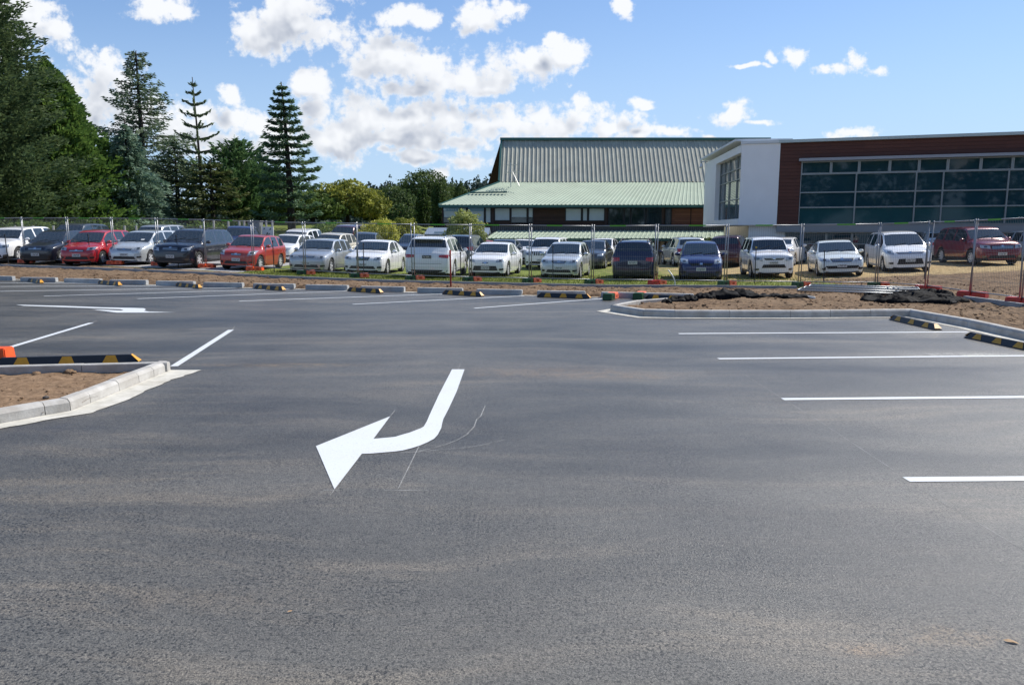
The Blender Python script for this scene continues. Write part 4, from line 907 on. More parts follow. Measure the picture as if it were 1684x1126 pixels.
# stones, clods, grass tufts and a leaf
def clods(name, pts, mtl, s0, s1, kind='stuff'):
    Q = []
    V = []; Fc = []
    for (x, y, z) in pts:
        s_ = random.uniform(s0, s1)*random.choice((.6,1,1,1.5)); b0 = len(V); rz = random.random()*6.3
        for (a_, b2, c_) in ((1,0,0),(0,1,0),(-1,0,0),(0,-1,0),(.6,.6,.6),(-.6,.5,.7),(-.5,-.6,.6),(.5,-.6,.7),(0,0,-.7)):
            j = s_*random.uniform(.75,1.2); V.append((x+(a_*math.cos(rz)-b2*math.sin(rz))*j, y+(a_*math.sin(rz)+b2*math.cos(rz))*j, z+c_*j*.7))
        for f_ in ((0,1,4),(1,5,4),(1,2,5),(2,6,5),(2,3,6),(3,7,6),(3,0,7),(0,4,7),(4,5,6,7),(1,0,8),(2,1,8),(3,2,8),(0,3,8)): Fc.append(tuple(b0+q_ for q_ in f_))
    o = pymesh(name, V, Fc, mtl); o['kind'] = kind; return o
pts = []
while len(pts) < 9000:
    x = random.uniform(-22, 15); y = random.uniform(13, 29); 
    pts.append((x, y))
A2 = np.array(pts); Dp = poly_sd(A2[:,0], A2[:,1], LOT); ee = A2[:,1]-np.interp(A2[:,0], ex, ey, left=ey[0]+6)
keep = (Dp > .12) & ((ee < .1) | (A2[:,0] > 11)); A2 = A2[keep]; zz_ = terrain(A2[:,0], A2[:,1])
clods('soil_clods', [(a_, b2, c_+.012) for (a_, b2), c_ in zip(A2, zz_)], PSOIL, .008, .036)
LKP = np.array([(p.x-.25, p.y) for p in lk] + [(-6.35, 8.8), (-11.5, 8.0), (-11.5, 3.5)])
pts = []
while len(pts) < 420:
    x, y = random.uniform(-9,-4.3), random.uniform(5,9.4)
    if poly_sd(np.array([x]), np.array([y]), LKP)[0] < -.03: pts.append((x, y, .035))
clods('soil_crumbs', pts, PSOIL, .006, .016)
for k_, (px, py, s_, lb) in enumerate([(60,614.5,.045,'brown stone by the shadowed back kerb of the left planter'),(114,611.5,.055,'larger pair of stones near the right end of the left planter'),(76,654,.03,'small dark stone near the front kerb of the left planter'),(122,612.5,.035,'small stone leaning on the larger one in the left planter')]):
    g = G(px, py, .04); bm = bmesh.new(); bmesh.ops.create_icosphere(bm, subdivisions=2, radius=s_)
    for v in bm.verts: v.co = v.co*(1+.35*noise.noise(v.co*25+Vector((k_*5,0,0)))); v.co.z *= .6
    me2 = bpy.data.meshes.new('stone'); bm.to_mesh(me2); bm.free(); me2.materials.append(PSOIL if k_ != 2 else mat('dark_stone', (.07,.06,.055), .8)); o = link('stone', me2); o.location = (g.x, g.y, .045); tag(o, lb, 'stone')
n = 60000; gx = rng.uniform(-14, 14, n); gy = rng.uniform(24, 33, n); Dg = gy-np.interp(gx, ex, ey, left=ey[0]+6)
keep = (Dg > .25) & (gx > -10.5+rng.normal(0,.4,n)) & (gx < 11.5+rng.normal(0,1,n)) & ((gx < 1) | (rng.random(n) < .45)); gx, gy = gx[keep], gy[keep]; gz = terrain(gx, gy)
ang = rng.uniform(0, math.pi, len(gx)); hh_ = rng.uniform(.03,.075, len(gx)); ww_ = rng.uniform(.006,.016,len(gx)); lx = rng.normal(0,.03,(len(gx),2))
Q = np.zeros((len(gx),4,3)); cx, sx = np.cos(ang)*ww_, np.sin(ang)*ww_
Q[:,0] = np.stack([gx-cx, gy-sx, gz-.01], 1); Q[:,1] = np.stack([gx+cx, gy+sx, gz-.01], 1); Q[:,2] = np.stack([gx+cx*.5+lx[:,0], gy+sx*.5+lx[:,1], gz+hh_], 1); Q[:,3] = np.stack([gx-cx*.6+lx[:,0], gy-sx*.6+lx[:,1], gz+hh_*.8], 1)
o = quadmesh('grass_tufts', Q, foliage('grass_blades', (.12,.15,.03), (.27,.29,.07), 1.0)); o['kind'] = 'stuff'
g = G(1659,1055); lf = MB().poly([(0,0,.004),(.03,.012,.012),(.07,.008,.006),(.085,-.008,.004),(.05,-.016,.010),(.02,-.014,.004)]).build('dry_leaf', mat('dry_leaf', (.42,.27,.14), .7)); lf.location = (g.x-.02, g.y+.01, .002); lf.rotation_euler = (0,0,-.5); lf.scale = (.7,.7,.8); tag(lf, 'curled tan dry leaf on the asphalt near the bottom right', 'leaf')
g = G(472,1008); lf = MB().poly([(0,0,.004),(.010,.006,.007),(.028,.004,.005),(.018,-.006,.006)]).build('dry_leaf', mat('dry_leaf', (.42,.27,.14), .7)); lf.location = (g.x, g.y, .002); lf.rotation_euler = (0,0,.6); tag(lf, 'tiny pale leaf on the asphalt below the big arrow', 'leaf')
# ------------------------------------------------------------------ cars
TL = {
 'hatch': ([(0,.40),(.010,.49),(.04,.555),(.12,.605),(.235,.655),(.43,.955),(.50,.99),(.62,1.0),(.80,.975),(.885,.94),(.965,.67),(.99,.60),(1.0,.45)], .235,.43,.885,.965),
 'sedan': ([(0,.40),(.010,.49),(.035,.56),(.12,.625),(.26,.68),(.42,.96),(.50,1.0),(.60,.995),(.70,.95),(.845,.72),(.95,.705),(.985,.67),(1.0,.48)], .26,.42,.70,.845),
 'coupe': ([(0,.38),(.010,.47),(.035,.54),(.12,.61),(.28,.665),(.45,.96),(.52,1.0),(.60,.99),(.70,.93),(.88,.71),(.95,.70),(.985,.66),(1.0,.48)], .28,.45,.70,.88),
 'suv': ([(0,.38),(.008,.50),(.03,.585),(.1,.635),(.25,.675),(.385,.95),(.45,.985),(.60,1.0),(.82,.985),(.905,.95),(.965,.67),(.99,.58),(1.0,.42)], .25,.385,.905,.965),
 'mpv': ([(0,.36),(.010,.45),(.035,.53),(.1,.585),(.19,.64),(.375,.95),(.46,.99),(.60,1.0),(.84,.975),(.925,.94),(.975,.66),(.992,.56),(1.0,.40)], .19,.375,.925,.975),
 'wagon': ([(0,.40),(.010,.49),(.035,.56),(.12,.62),(.25,.675),(.42,.955),(.50,.99),(.62,1.0),(.80,.975),(.875,.94),(.96,.68),(.99,.62),(1.0,.46)], .25,.42,.875,.96),
 'boxy': ([(0,.40),(.006,.54),(.025,.60),(.1,.635),(.27,.67),(.36,.95),(.42,.99),(.60,1.0),(.88,.985),(.945,.955),(.972,.67),(.99,.60),(1.0,.42)], .27,.36,.945,.972)}
PLAN = [(0,.70),(.008,.80),(.022,.875),(.05,.925),(.10,.960),(.18,.985),(.30,1.0),(.78,1.0),(.90,.985),(.95,.96),(.978,.915),(.992,.85),(1.0,.78)]
def paintmat(name, col, metal=.25):
    if name in _mc: return _mc[name]
    m = mat(name, col, .28, metal if max(col) < .7 else .0, coat=.9); return m
GLC = mat('car_glass', (.012,.022,.030), .03, spec=1.0); GLC.node_tree.nodes['Principled BSDF'].inputs['IOR'].default_value = 1.52; TYRE = mat('tyre', (.016,.016,.017), .8, bump=.2, bscale=60)
RIM = mat('alloy_rim', (.62,.63,.65), .35, .25); RIMD = mat('rim_dark', (.02,.02,.022), .5); TRIM = mat('black_trim', (.014,.014,.016), .5)
LAMP = mat('headlamp', (.42,.45,.48), .08, .3, coat=1.0); LAMPI = mat('headlamp_inner', (.10,.11,.12), .15, .6, coat=1.0); TAIL = mat('tail_lamp', (.42,.012,.012), .15, coat=1.0); CHROME = mat('chrome', (.62,.63,.65), .12, 1.0)
PLATE = mat('plate_white', (.66,.67,.66), .5); PCHAR = mat('plate_black', (.03,.03,.03), .5); AMB = mat('amber', (.65,.22,.03), .3)
_wheel = {}
def wheel_meshes(Rw, Tw, ns):
    key = (round(Rw,2), ns)
    if key in _wheel: return _wheel[key]
    rr = Rw*.64
    prof = [(rr*.96,-Tw*.42),(rr,-Tw*.48),(Rw*.90,-Tw*.5),(Rw*.975,-Tw*.42),(Rw,-Tw*.28),(Rw,Tw*.28),(Rw*.975,Tw*.42),(Rw*.90,Tw*.5),(rr,Tw*.48),(rr*.96,Tw*.42)]
    n = 28; v = []; f = []
    for k in range(n):
        a = 2*math.pi*k/n
        for (r_, x_) in prof: v.append((x_, r_*math.cos(a), r_*math.sin(a)))
    m_ = len(prof)
    for k in range(n):
        for j in range(m_): f.append((k*m_+j, k*m_+(j+1)%m_, ((k+1)%n)*m_+(j+1)%m_, ((k+1)%n)*m_+j))
    me = bpy.data.meshes.new('wheel'); me.from_pydata(v, [], f); me.materials.append(TYRE); me.polygons.foreach_set('use_smooth', [True]*len(f)); me.update()
    # rim: recessed dark dish, lip and spokes on the outer face (+x)
    v = []; f = []; mi = []
    def ringv(r_, x_): b0 = len(v); v.extend([(x_, r_*math.cos(2*math.pi*k/n), r_*math.sin(2*math.pi*k/n)) for k in range(n)]); return b0
    def band(a, b, m_): 
        for k in range(n): f.append((a+k, a+(k+1)%n, b+(k+1)%n, b+k)); mi.append(m_)
    a0 = ringv(rr*.97, Tw*.40); a1 = ringv(rr*.93, Tw*.47); a2 = ringv(rr*.87, Tw*.45); a3 = ringv(rr*.84, Tw*.12); band(a0,a1,0); band(a1,a2,0); band(a2,a3,1)
    c_ = len(v); v.append((Tw*.12,0,0))
    for k in range(n): f.append((a3+k, a3+(k+1)%n, c_)); mi.append(1)
    for s_ in range(ns):
        a = 2*math.pi*s_/ns+.2
        for (r0, w0, x0, r1, w1, x1) in ((rr*.10, rr*.17, Tw*.40, rr*.90, rr*.13 if ns > 5 else rr*.20, Tw*.44),):
            d = (math.cos(a), math.sin(a)); p_ = (-d[1], d[0]); b0 = len(v)
            for (r_, w_, x_) in ((r0,w0,x0),(r1,w1,x1)):
                for sg, dx in ((-1,0),(1,0),(1,-.06),(-1,-.06)): v.append((x_+dx, d[0]*r_+p_[0]*w_*sg, d[1]*r_+p_[1]*w_*sg))
            for q_ in ((0,1,5,4),(1,2,6,5),(3,0,4,7),(0,3,2,1)): f.append(tuple(b0+t_ for t_ in q_)); mi.append(0)
    h0 = ringv(rr*.2, Tw*.43); c_ = len(v); v.append((Tw*.45,0,0))
    for k in range(n): f.append((h0+k, h0+(k+1)%n, c_)); mi.append(0)
    mr = bpy.data.meshes.new('rim'); mr.from_pydata(v, [], f); mr.materials.append(RIM); mr.materials.append(RIMD); mr.polygons.foreach_set('material_index', mi); mr.update()
    _wheel[key] = (me, mr); return me, mr
def pl(tab, t): return float(np.interp(t, [q[0] for q in tab], [q[1] for q in tab]))
def make_car(spec):
    ty = spec['type']; L, Wd, H = spec['dim']; tab, cx, wx, rx, tx = TL[ty]; pm = spec['paint']
    hw = Wd/2; suv = ty in ('suv','boxy'); gc = .21 if suv else .16; Rw = spec.get('rw', .355 if suv else .315)
    cf, cr = spec.get('ax', (.175, .175+.60 if ty != 'mpv' else .79))
    belt = spec.get('belt', .60)
    top = lambda t: pl(tab, t)*H
    # smooth the profile a little
    def tops(t): return (top(max(0,t-.008))+2*top(t)+top(min(1,t+.008)))/4 if .02 < t < .98 else top(t)
    zbelt = lambda t: H*(belt + .055*min(1, max(0, (t-.25)/.6)))
    ra = Rw+.055
    st = set([0,.004,.010,.022,.035,.05,.075,.10,.14,.18,cx,wx,rx,tx,.99,.995,1.0,.978,.95]) | set(np.linspace(.05,.95,26))
    for c_ in (cf, cr):
        for q in (-1,-.97,-.87,-.7,-.5,-.25,0,.25,.5,.7,.87,.97,1): st.add(c_+q*ra/L)
    bp_, cp_ = .56, .74 if ty != 'sedan' else .68
    if ty == 'coupe': bp_, cp_ = .60, .70
    if ty in ('mpv','boxy'): bp_, cp_ = .53, .74
    if ty in ('suv',): bp_, cp_ = .55, .75
    ws0 = cx+(wx-cx)*.42; we = rx+(tx-rx)*.12
    if ty in ('sedan','coupe'): we = rx+(tx-rx)*.35
    pw = .012
    quarter = ty in ('suv','mpv','wagon','boxy')
    for q in (ws0, bp_-pw, bp_+pw, cp_-pw*1.3, cp_+pw*1.3, we, cx+(wx-cx)*.06, wx-(wx-cx)*.06, rx+(tx-rx)*.08, rx+(tx-rx)*.80): st.add(q)
    st = sorted(st); s2 = [st[0]]
    for q in st[1:]:
        if q-s2[-1] > .0035 or q in (1.0,): s2.append(q)
    st = s2
    rings = []
    for t_ in st:
        w = hw*pl(PLAN, t_); zt = tops(t_); zB0 = zbelt(t_); zb = gc + (.05 if t_ < .01 or t_ > .99 else 0) + (.02 if t_ > .95 else 0)
        c_ = (zt-zB0)/(H-zB0); cab = c_ > .04 and cx < t_ < tx+.0
        b_ = min(1, max(0, c_/.3)) if cab else 0; zl = zB0 if (zt-zB0) > .055*H else zt-.055*H
        dz = zt-zl; wp = w
        za_ = 0
        for ac in (cf, cr):
            dy = (t_-ac)*L
            if abs(dy) <= ra+1e-6: za_ = max(za_, Rw+math.sqrt(max(0, ra*ra-dy*dy)))
            if abs(dy) < ra*1.35: wp = w + .012
        f_ = lambda z_, k: max(z_, za_+k) if za_ else z_
        tuck = .97 if t_ < .02 or t_ > .985 else 1
        p = [(0,zb),(.66*w,zb),(.67*w,f_(zb,0)),(.945*wp*tuck,f_(zb+.02,0)),(.985*wp*tuck,f_(zb+.13,.004)),(1.0*wp,f_((zb+.13)*.5+(zl-.10)*.5,.02)),(1.0*wp,f_(zl-.13,.035)),(.975*w,f_(zl-.035,.05)),(.945*w,zl)]
        cc = max(0, min(1, c_))
        y8 = (.86*(1-b_)+(.94-.20*cc)*b_)*w; z8 = zl+dz*(.40*(1-b_)+.84*b_); y9 = (.74*(1-b_)+(.885-.21*cc)*b_)*w; z9 = zl+dz*(.66*(1-b_)+.955*b_)
        y10 = (.40*(1-b_)+.42*b_)*w; z10 = zl+dz*(.93*(1-b_)+.99*b_)
        p += [(y8,z8),(y9,z9),(y10,z10),(0,zt)]
        if t_ < .0001 or t_ > .9999: p = [(y_*.97, z_) for y_, z_ in p]
        rings.append(p)
    K = len(rings[0]); nr = len(rings); V = []; F_ = []; key = []
    for i, (t_, p) in enumerate(zip(st, rings)):
        yy = (t_-.5)*L
        for (y_, z_) in p: V.append((y_, yy, z_))
        for (y_, z_) in p[1:-1]: V.append((-y_, yy, z_))
    M_ = K+K-2
    def vid(i, j, sgn):
        if j == 0 or j == K-1 or sgn > 0: return i*M_+j
        return i*M_+K+j-1
    for i in range(nr-1):
        tm = (st[i]+st[i+1])/2
        for sgn in (1,-1):
            for j in range(K-1):
                q = [vid(i,j,sgn), vid(i+1,j,sgn), vid(i+1,j+1,sgn), vid(i,j+1,sgn)]
                if sgn > 0: q = q[::-1]
                if sgn > 0: q = [q[0],q[1],q[2],q[3]]
                g_ = 'body'
                if j <= 1: g_ = 'under'
                elif j == 2: g_ = 'under'
                elif suv and spec.get('clad') and j == 3: g_ = 'under'
                elif j == 8:
                    if ws0 < tm < bp_-pw: g_ = f'sw0{sgn}'
                    elif bp_+pw < tm < cp_-pw*1.3: g_ = f'sw1{sgn}'
                    elif cp_+pw*1.3 < tm < we and (quarter or tm < rx): g_ = f'sw2{sgn}' if quarter else ('body' if ty not in ('sedan','hatch') else f'sw2{sgn}')
                elif j in (10, 11) or (j == 9 and False):
                    if cx+(wx-cx)*.06 < tm < wx-(wx-cx)*.06: g_ = 'windscreen'
                    elif rx+(tx-rx)*.08 < tm < rx+(tx-rx)*.80: g_ = 'rear_window'
                F_.append(tuple(q)); key.append(g_)
    for i, rev in ((0, False), (nr-1, True)):       # nose and tail faces as strips
        for j in range(1, K-2):
            q = [vid(i,j,1), vid(i,j+1,1), vid(i,j+1,-1), vid(i,j,-1)]
            F_.append(tuple(q if not rev else q[::-1])); key.append('body')
        q = [vid(i,K-2,1), vid(i,K-1,1), vid(i,K-2,-1)]; F_.append(tuple(q if not rev else q[::-1])); key.append('body')
        q = [vid(i,0,1), vid(i,1,1), vid(i,1,-1)]; F_.append(tuple(q if not rev else q[::-1])); key.append('body')
    bm = bmesh.new(); bv = [bm.verts.new(v_) for v_ in V]; bfs = []
    for q in F_:
        try: bfs.append(bm.faces.new([bv[x] for x in q]))
        except ValueError: bfs.append(None)
    bmesh.ops.recalc_face_normals(bm, faces=bm.faces); bm.normal_update(); bvh = BVHTree.FromBMesh(bm)
    Fo = [tuple(v_.index for v_ in f_.verts) if f_ else None for f_ in bfs]; bm.verts.index_update(); Fo = [tuple(v_.index for v_ in f_.verts) if f_ else None for f_ in bfs]
    bm.free()
    root = empty('parked_car')
    def sub(name, keys, mats, mfn=None, parent=None, sharp=38):
        fs = [f_ for f_, k_ in zip(Fo, key) if f_ and k_ in keys]; ks = [k_ for f_, k_ in zip(Fo, key) if f_ and k_ in keys]
        if not fs: return None
        used = sorted({x for f_ in fs for x in f_}); mp = {u: n for n, u in enumerate(used)}
        return pymesh(name, [V[u] for u in used], [[mp[x] for x in f_] for f_ in fs], None, parent or root, True, mats, [mfn(k_) if mfn else 0 for k_ in ks], sharp)
    body = sub('body', ('body','under'), [pm, TRIM], lambda k_: 1 if k_ == 'under' else 0)
    sub('windscreen', ('windscreen',), [GLC]); sub('rear_window', ('rear_window',), [GLC])
    for w_ in ('sw0','sw1','sw2'):
        for sgn in (1,-1): sub('side_window', (f'{w_}{sgn}',), [GLC])
    def patch(name, m, axis, quad_, off=.007, nx_=6, ny_=3, parent=None, thick=0.0):
        """grid patch laid on the body seen from the front (F), rear (B), right (+x) or left; quad_ in (u, z)"""
        v_ = []; ok = True
        for a in range(ny_+1):
            for b in range(nx_+1):
                s_, r_ = b/nx_, a/ny_; p0 = Vector(quad_[0])*(1-s_)*(1-r_)+Vector(quad_[1])*s_*(1-r_)+Vector(quad_[2])*s_*r_+Vector(quad_[3])*(1-s_)*r_
                if axis == 'F': o_, d_ = Vector((p0[0], -L, p0[1])), Vector((0,1,0))
                elif axis == 'B': o_, d_ = Vector((p0[0], L, p0[1])), Vector((0,-1,0))
                else: sx = 1 if axis == 'R' else -1; o_, d_ = Vector((sx*Wd, p0[0], p0[1])), Vector((-sx,0,0))
                h_ = bvh.ray_cast(o_, d_)
                if h_[0] is None: return None
                n_ = h_[1] if h_[1].dot(d_) < 0 else -h_[1]
                v_.append(h_[0]-d_*off*.6+n_*off*.6)
        f_ = [(a*(nx_+1)+b, a*(nx_+1)+b+1, (a+1)*(nx_+1)+b+1, (a+1)*(nx_+1)+b) for a in range(ny_) for b in range(nx_)]
        if axis in ('B','L'): f_ = [q[::-1] for q in f_]
        return pymesh(name, v_, f_, m, parent or root, True)
    zh = top(.04); far = spec.get('far')
    zn = H*.42
    # ---- front
    gw = hw*spec.get('gw', .42); gz0, gz1 = spec.get('gz', (.435,.50)); 
    gr = patch('grille', TRIM, 'F', [(-gw*.8,H*gz0),(gw*.8,H*gz0),(gw,H*gz1),(-gw,H*gz1)])
    if gr and not far:
        bars = spec.get('bars', 2)
        for k in range(bars): 
            z_ = H*(gz0+(gz1-gz0)*(k+.8)/(bars+.6)); patch('grille_bar', CHROME if spec.get('chrome', True) else TRIM, 'F', [(-gw*.84,z_-.008),(gw*.84,z_-.008),(gw*.84,z_+.008),(-gw*.84,z_+.008)], .016, 6, 1, gr)
        if spec.get('slots'):
            for k in range(7): u = -gw*.75+gw*1.5*k/6; patch('grille_bar', pm, 'F', [(u-.02,H*gz0),(u+.02,H*gz0),(u+.02,H*gz1),(u-.02,H*gz1)], .016, 1, 3, gr)
        patch('badge', CHROME, 'F', [(-.06,H*gz1-.055),(.06,H*gz1-.055),(.05,H*gz1+.015),(-.05,H*gz1+.015)], .02, 2, 2)
    iw = hw*spec.get('iw', .62); iz0, iz1 = spec.get('iz', (.185,.265))
    patch('lower_intake', TRIM, 'F', [(-iw,H*iz0),(iw,H*iz0),(iw*.86,H*iz1),(-iw*.86,H*iz1)], .007, 8, 3)
    h0, h1, hz0, hz1 = spec.get('hl', (.52,.90,.43,.515))
    for s_ in (1,-1):
        q = [(s_*hw*h0,H*hz0),(s_*hw*h1*.99,H*(hz0+.03)),(s_*hw*h1,H*(hz1+.022)),(s_*hw*(h0+.03),H*hz1)]
        if s_ < 0: q = [q[1],q[0],q[3],q[2]]
        hl = patch('headlight', spec.get('lamp', LAMP), 'F', q, .010, 8, 4)
        if hl and not far:
            uc = s_*hw*(h0*.45+h1*.55); zc = H*(hz0*.45+hz1*.55+.01); patch('lamp_bowl', LAMPI, 'F', [(uc-.055,zc-.035),(uc+.055,zc-.035),(uc+.055,zc+.035),(uc-.055,zc+.035)], .017, 2, 2, hl)
        fz = H*.235; patch('fog_lamp', TRIM if not suv else LAMPI, 'F', [(s_*hw*.78-.09,fz-.045),(s_*hw*.78+.08,fz-.04),(s_*hw*.78+.08,fz+.045),(s_*hw*.78-.09,fz+.03)], .009, 2, 2)
    def plate(axis, zc, uc=0):
        h_ = bvh.ray_cast(Vector((uc, -L if axis == 'F' else L, zc)), Vector((0, 1 if axis == 'F' else -1, 0)))
        if h_[0] is None: return
        y_ = h_[0].y; s_ = -1 if axis == 'F' else 1; y0, y1 = sorted((y_+s_*.003, y_+s_*.022))
        b_ = MB().box(uc-.18, uc+.18, y0, y1, zc-.0625, zc+.0625).build('number_plate', PLATE if not spec.get('bplate') else PCHAR, root)
        ch = MB(); yq0, yq1 = sorted((y_+s_*.023, y_+s_*.026))
        for k in range(6):                       # the photograph does not resolve the characters: short upright strokes
            x_ = uc-.145+k*.050; ch.box(x_, x_+.012, yq0, yq1, zc-.037, zc+.037); ch.box(x_+.014, x_+.034, yq0, yq1, zc+(.025 if k%2 else -.037), zc+(.037 if k%2 else -.025)); 
            if k % 3: ch.box(x_+.024, x_+.034, yq0, yq1, zc-.024, zc+.024)
        ch.build('characters', PCHAR if not spec.get('bplate') else PLATE, b_)
    plate('F', H*spec.get('pz', .30))
    plate('B', H*spec.get('rpz', .50))
    # ---- rear
    t0, t1, tz0, tz1 = spec.get('tl', (.60,.96,.50,.62))
    for s_ in (1,-1):
        q = [(s_*hw*t0,H*(tz0+.02)),(s_*hw*t1*.97,H*tz0),(s_*hw*t1*.97,H*tz1),(s_*hw*t0,H*(tz1-.01))]
        if s_ < 0: q = [q[1],q[0],q[3],q[2]]
        patch('tail_light', TAIL, 'B', q, .010, 6, 5)
    patch('rear_bumper_trim', TRIM, 'B', [(-hw*.80,gc+.07),(hw*.80,gc+.07),(hw*.86,gc+.17),(-hw*.86,gc+.17)], .008, 8, 2)
    if not far:
        patch('tailgate_seam', TRIM, 'B', [(-hw*.62,H*.36),(hw*.62,H*.36),(hw*.62,H*.366),(-hw*.62,H*.366)], .006, 8, 1)
        # ---- sides
        for s_, ax in ((1,'R'),(-1,'L')):
            for t_ in (cx+.05, bp_, cp_+.005):
                if ty == 'coupe' and t_ > .65: continue
                y_ = (t_-.5)*L; lo = gc+.1
                if abs((t_-cr)*L) < ra+.03: lo = Rw+ra+.02
                patch('door_seam', TRIM, ax, [(y_-.006,lo),(y_+.006,lo),(y_+.006,zbelt(t_)-.04),(y_-.006,zbelt(t_)-.04)], .004, 1, 8)
            for t_ in (bp_-.05, cp_-.045):
                if ty == 'coupe' and t_ > .6: continue
                y_ = (t_-.5)*L; z_ = zbelt(t_)-.13
                patch('door_handle', pm if not spec.get('chrome_h') else CHROME, ax, [(y_-.09,z_-.014),(y_+.07,z_-.014),(y_+.07,z_+.014),(y_-.09,z_+.014)], .035, 3, 1)
            y0, y1 = ((cf-.5)*L+ra+.06), ((cr-.5)*L-ra-.06)
            patch('side_skirt', TRIM if suv else pm, ax, [(y0,gc+.03),(y1,gc+.03),(y1,gc+.11),(y0,gc+.11)], .014, 8, 1)
    # mirrors, wheels
    for s_ in (1,-1):
        tm = cx+(wx-cx)*.52; w = hw*pl(PLAN, tm)*.93; bmm = bmesh.new(); bmesh.ops.create_uvsphere(bmm, u_segments=10, v_segments=7, radius=1)
        for v_ in bmm.verts: v_.co = Vector((s_*(w+.135)+v_.co.x*.115, (tm-.5)*L+v_.co.y*(.075 if v_.co.y < 0 else .03), zbelt(tm)+.085+v_.co.z*.075))
        mm = bpy.data.meshes.new('wing_mirror'); bmm.to_mesh(mm); bmm.free(); mm.materials.append(pm if not spec.get('blackmirror') else TRIM); mm.polygons.foreach_set('use_smooth', [True]*len(mm.polygons)); mo = link('wing_mirror', mm, root)
        MB().bar((s_*(w-.02),(tm-.5)*L,zbelt(tm)+.02),(s_*(w+.08),(tm-.5)*L,zbelt(tm)+.05), .04, .03).build('mirror_arm', TRIM, mo)
        for ac in (cf, cr):
            me_, mr_ = wheel_meshes(Rw, .215, spec.get('spokes', 5)); wo_ = link('wheel', me_, root); wo_.location = (s_*(hw-.125), (ac-.5)*L, Rw); wo_.rotation_euler = (random.random()*6, 0, 0 if s_ > 0 else math.pi)
            link('rim', mr_, wo_)
    if spec.get('rails'):
        for s_ in (1,-1):
            pts = [];
            for t_ in np.linspace(wx+.06, rx-.02, 7):
                h_ = bvh.ray_cast(Vector((s_*hw*.62, (t_-.5)*L, H*2)), Vector((0,0,-1))); 
                if h_[0]: pts.append(h_[0]+Vector((0,0,.05 if .02 < (t_-wx-.06) < (rx-wx-.10) else .0)))
            if len(pts) > 2: MB().tube(pts, .018, 6).build('roof_rail', TRIM if spec['rails'] == 1 else CHROME, root, True)
    if spec.get('spoiler'):
        t_ = rx; z_ = top(rx)-.01; MB().hexa([(-hw*.62,(t_-.5)*L-.05,z_-.01),(hw*.62,(t_-.5)*L-.05,z_-.01),(hw*.56,(t_-.5)*L+.20,z_-.045),(-hw*.56,(t_-.5)*L+.20,z_-.045),(-hw*.62,(t_-.5)*L-.05,z_+.02),(hw*.62,(t_-.5)*L-.05,z_+.02),(hw*.56,(t_-.5)*L+.20,z_-.015),(-hw*.56,(t_-.5)*L+.20,z_-.015)]).build('spoiler', pm, root)
    if not far:
        for s_ in (0.12,-.48):
            h1_ = bvh.ray_cast(Vector((hw*s_, (cx+.008-.5)*L, H*2)), Vector((0,0,-1))); h2_ = bvh.ray_cast(Vector((hw*(s_+.55), (cx+.035-.5)*L, H*2)), Vector((0,0,-1)))
            if h1_[0] and h2_[0]: MB().bar(h1_[0]+Vector((0,0,.015)), h2_[0]+Vector((0,0,.02)), .014).build('wiper', TRIM, root)
        h_ = bvh.ray_cast(Vector((0, (.5-.5)*L, H*2)), Vector((0,0,-1)))
        if spec.get('tag'):                        # pale permit or paper behind the windscreen
            tt = cx+(wx-cx)*.22; a_ = bvh.ray_cast(Vector((hw*spec['tag'], (tt-.5)*L, H*2)), Vector((0,0,-1))); b2 = bvh.ray_cast(Vector((hw*spec['tag'], (tt+.02-.5)*L, H*2)), Vector((0,0,-1)))
            if a_[0] and b2[0]: MB().quad(a_[0]+Vector((-.08,-.004,.004)), a_[0]+Vector((.08,-.004,.004)), b2[0]+Vector((.08,-.004,.004)), b2[0]+Vector((-.08,-.004,.004))).build('windscreen_sticker', PLATE, root)
    return root
def place(root, spec):
    """solve the ground position from where the car stands in the photograph, then set it as real coordinates"""
    x0, x1, d = spec['px']; th = R(spec['th']); L, Wd, H = spec['dim']; rear = spec.get('rear', False)
    xc = (x0+x1)/2; half = (L*math.cos(th)+Wd*abs(math.sin(th)))/2; Y = d+half; X = (xc-842)/FPX*(d+half*.75)*1.0
    for _ in range(6):
        al = math.atan2(X, Y); phi = -al-th + (math.pi if rear else 0); c_, s_ = math.cos(phi), math.sin(phi); us = []; ys_ = []
        for a in (-.47*Wd,.47*Wd):
            for b in (-.49*L,.49*L):
                wx_, wy_ = X+a*c_-b*s_, Y+a*s_+b*c_; us.append(842+FPX*wx_/(wy_*math.cos(PITCH)+ (1.75-.7)*math.sin(PITCH))); ys_.append(wy_)
        X += ((x0+x1)/2-(min(us)+max(us))/2)/FPX*Y; Y += d-min(ys_)
    root.location = (X, Y, tz(X, Y)); root.rotation_euler = (0,0,phi)
    # follow the slope of the ground
    e_ = .8; gx_ = (tz(X+e_,Y)-tz(X-e_,Y))/(2*e_); gy_ = (tz(X,Y+e_)-tz(X,Y-e_))/(2*e_)
    n_ = Vector((-gx_, -gy_, 1)).normalized(); q = Vector((0,0,1)).rotation_difference(n_)
    root.rotation_mode = 'QUATERNION'; root.rotation_quaternion = q @ Matrix.Rotation(phi, 4, 'Z').to_quaternion()
WHT = paintmat('white_paint', (.84,.84,.84)); SIL = paintmat('silver_paint', (.46,.48,.50), .5); SIL2 = paintmat('light_silver_paint', (.58,.61,.62), .35); RED = paintmat('red_paint', (.42,.012,.018), .1)
RED2 = paintmat('orange_red_paint', (.40,.028,.014), .1); BLK = paintmat('black_blue_paint', (.010,.013,.025), .1); NAVY = paintmat('navy_paint', (.008,.014,.05), .15); BLUE = paintmat('dark_blue_paint', (.010,.020,.10), .2)
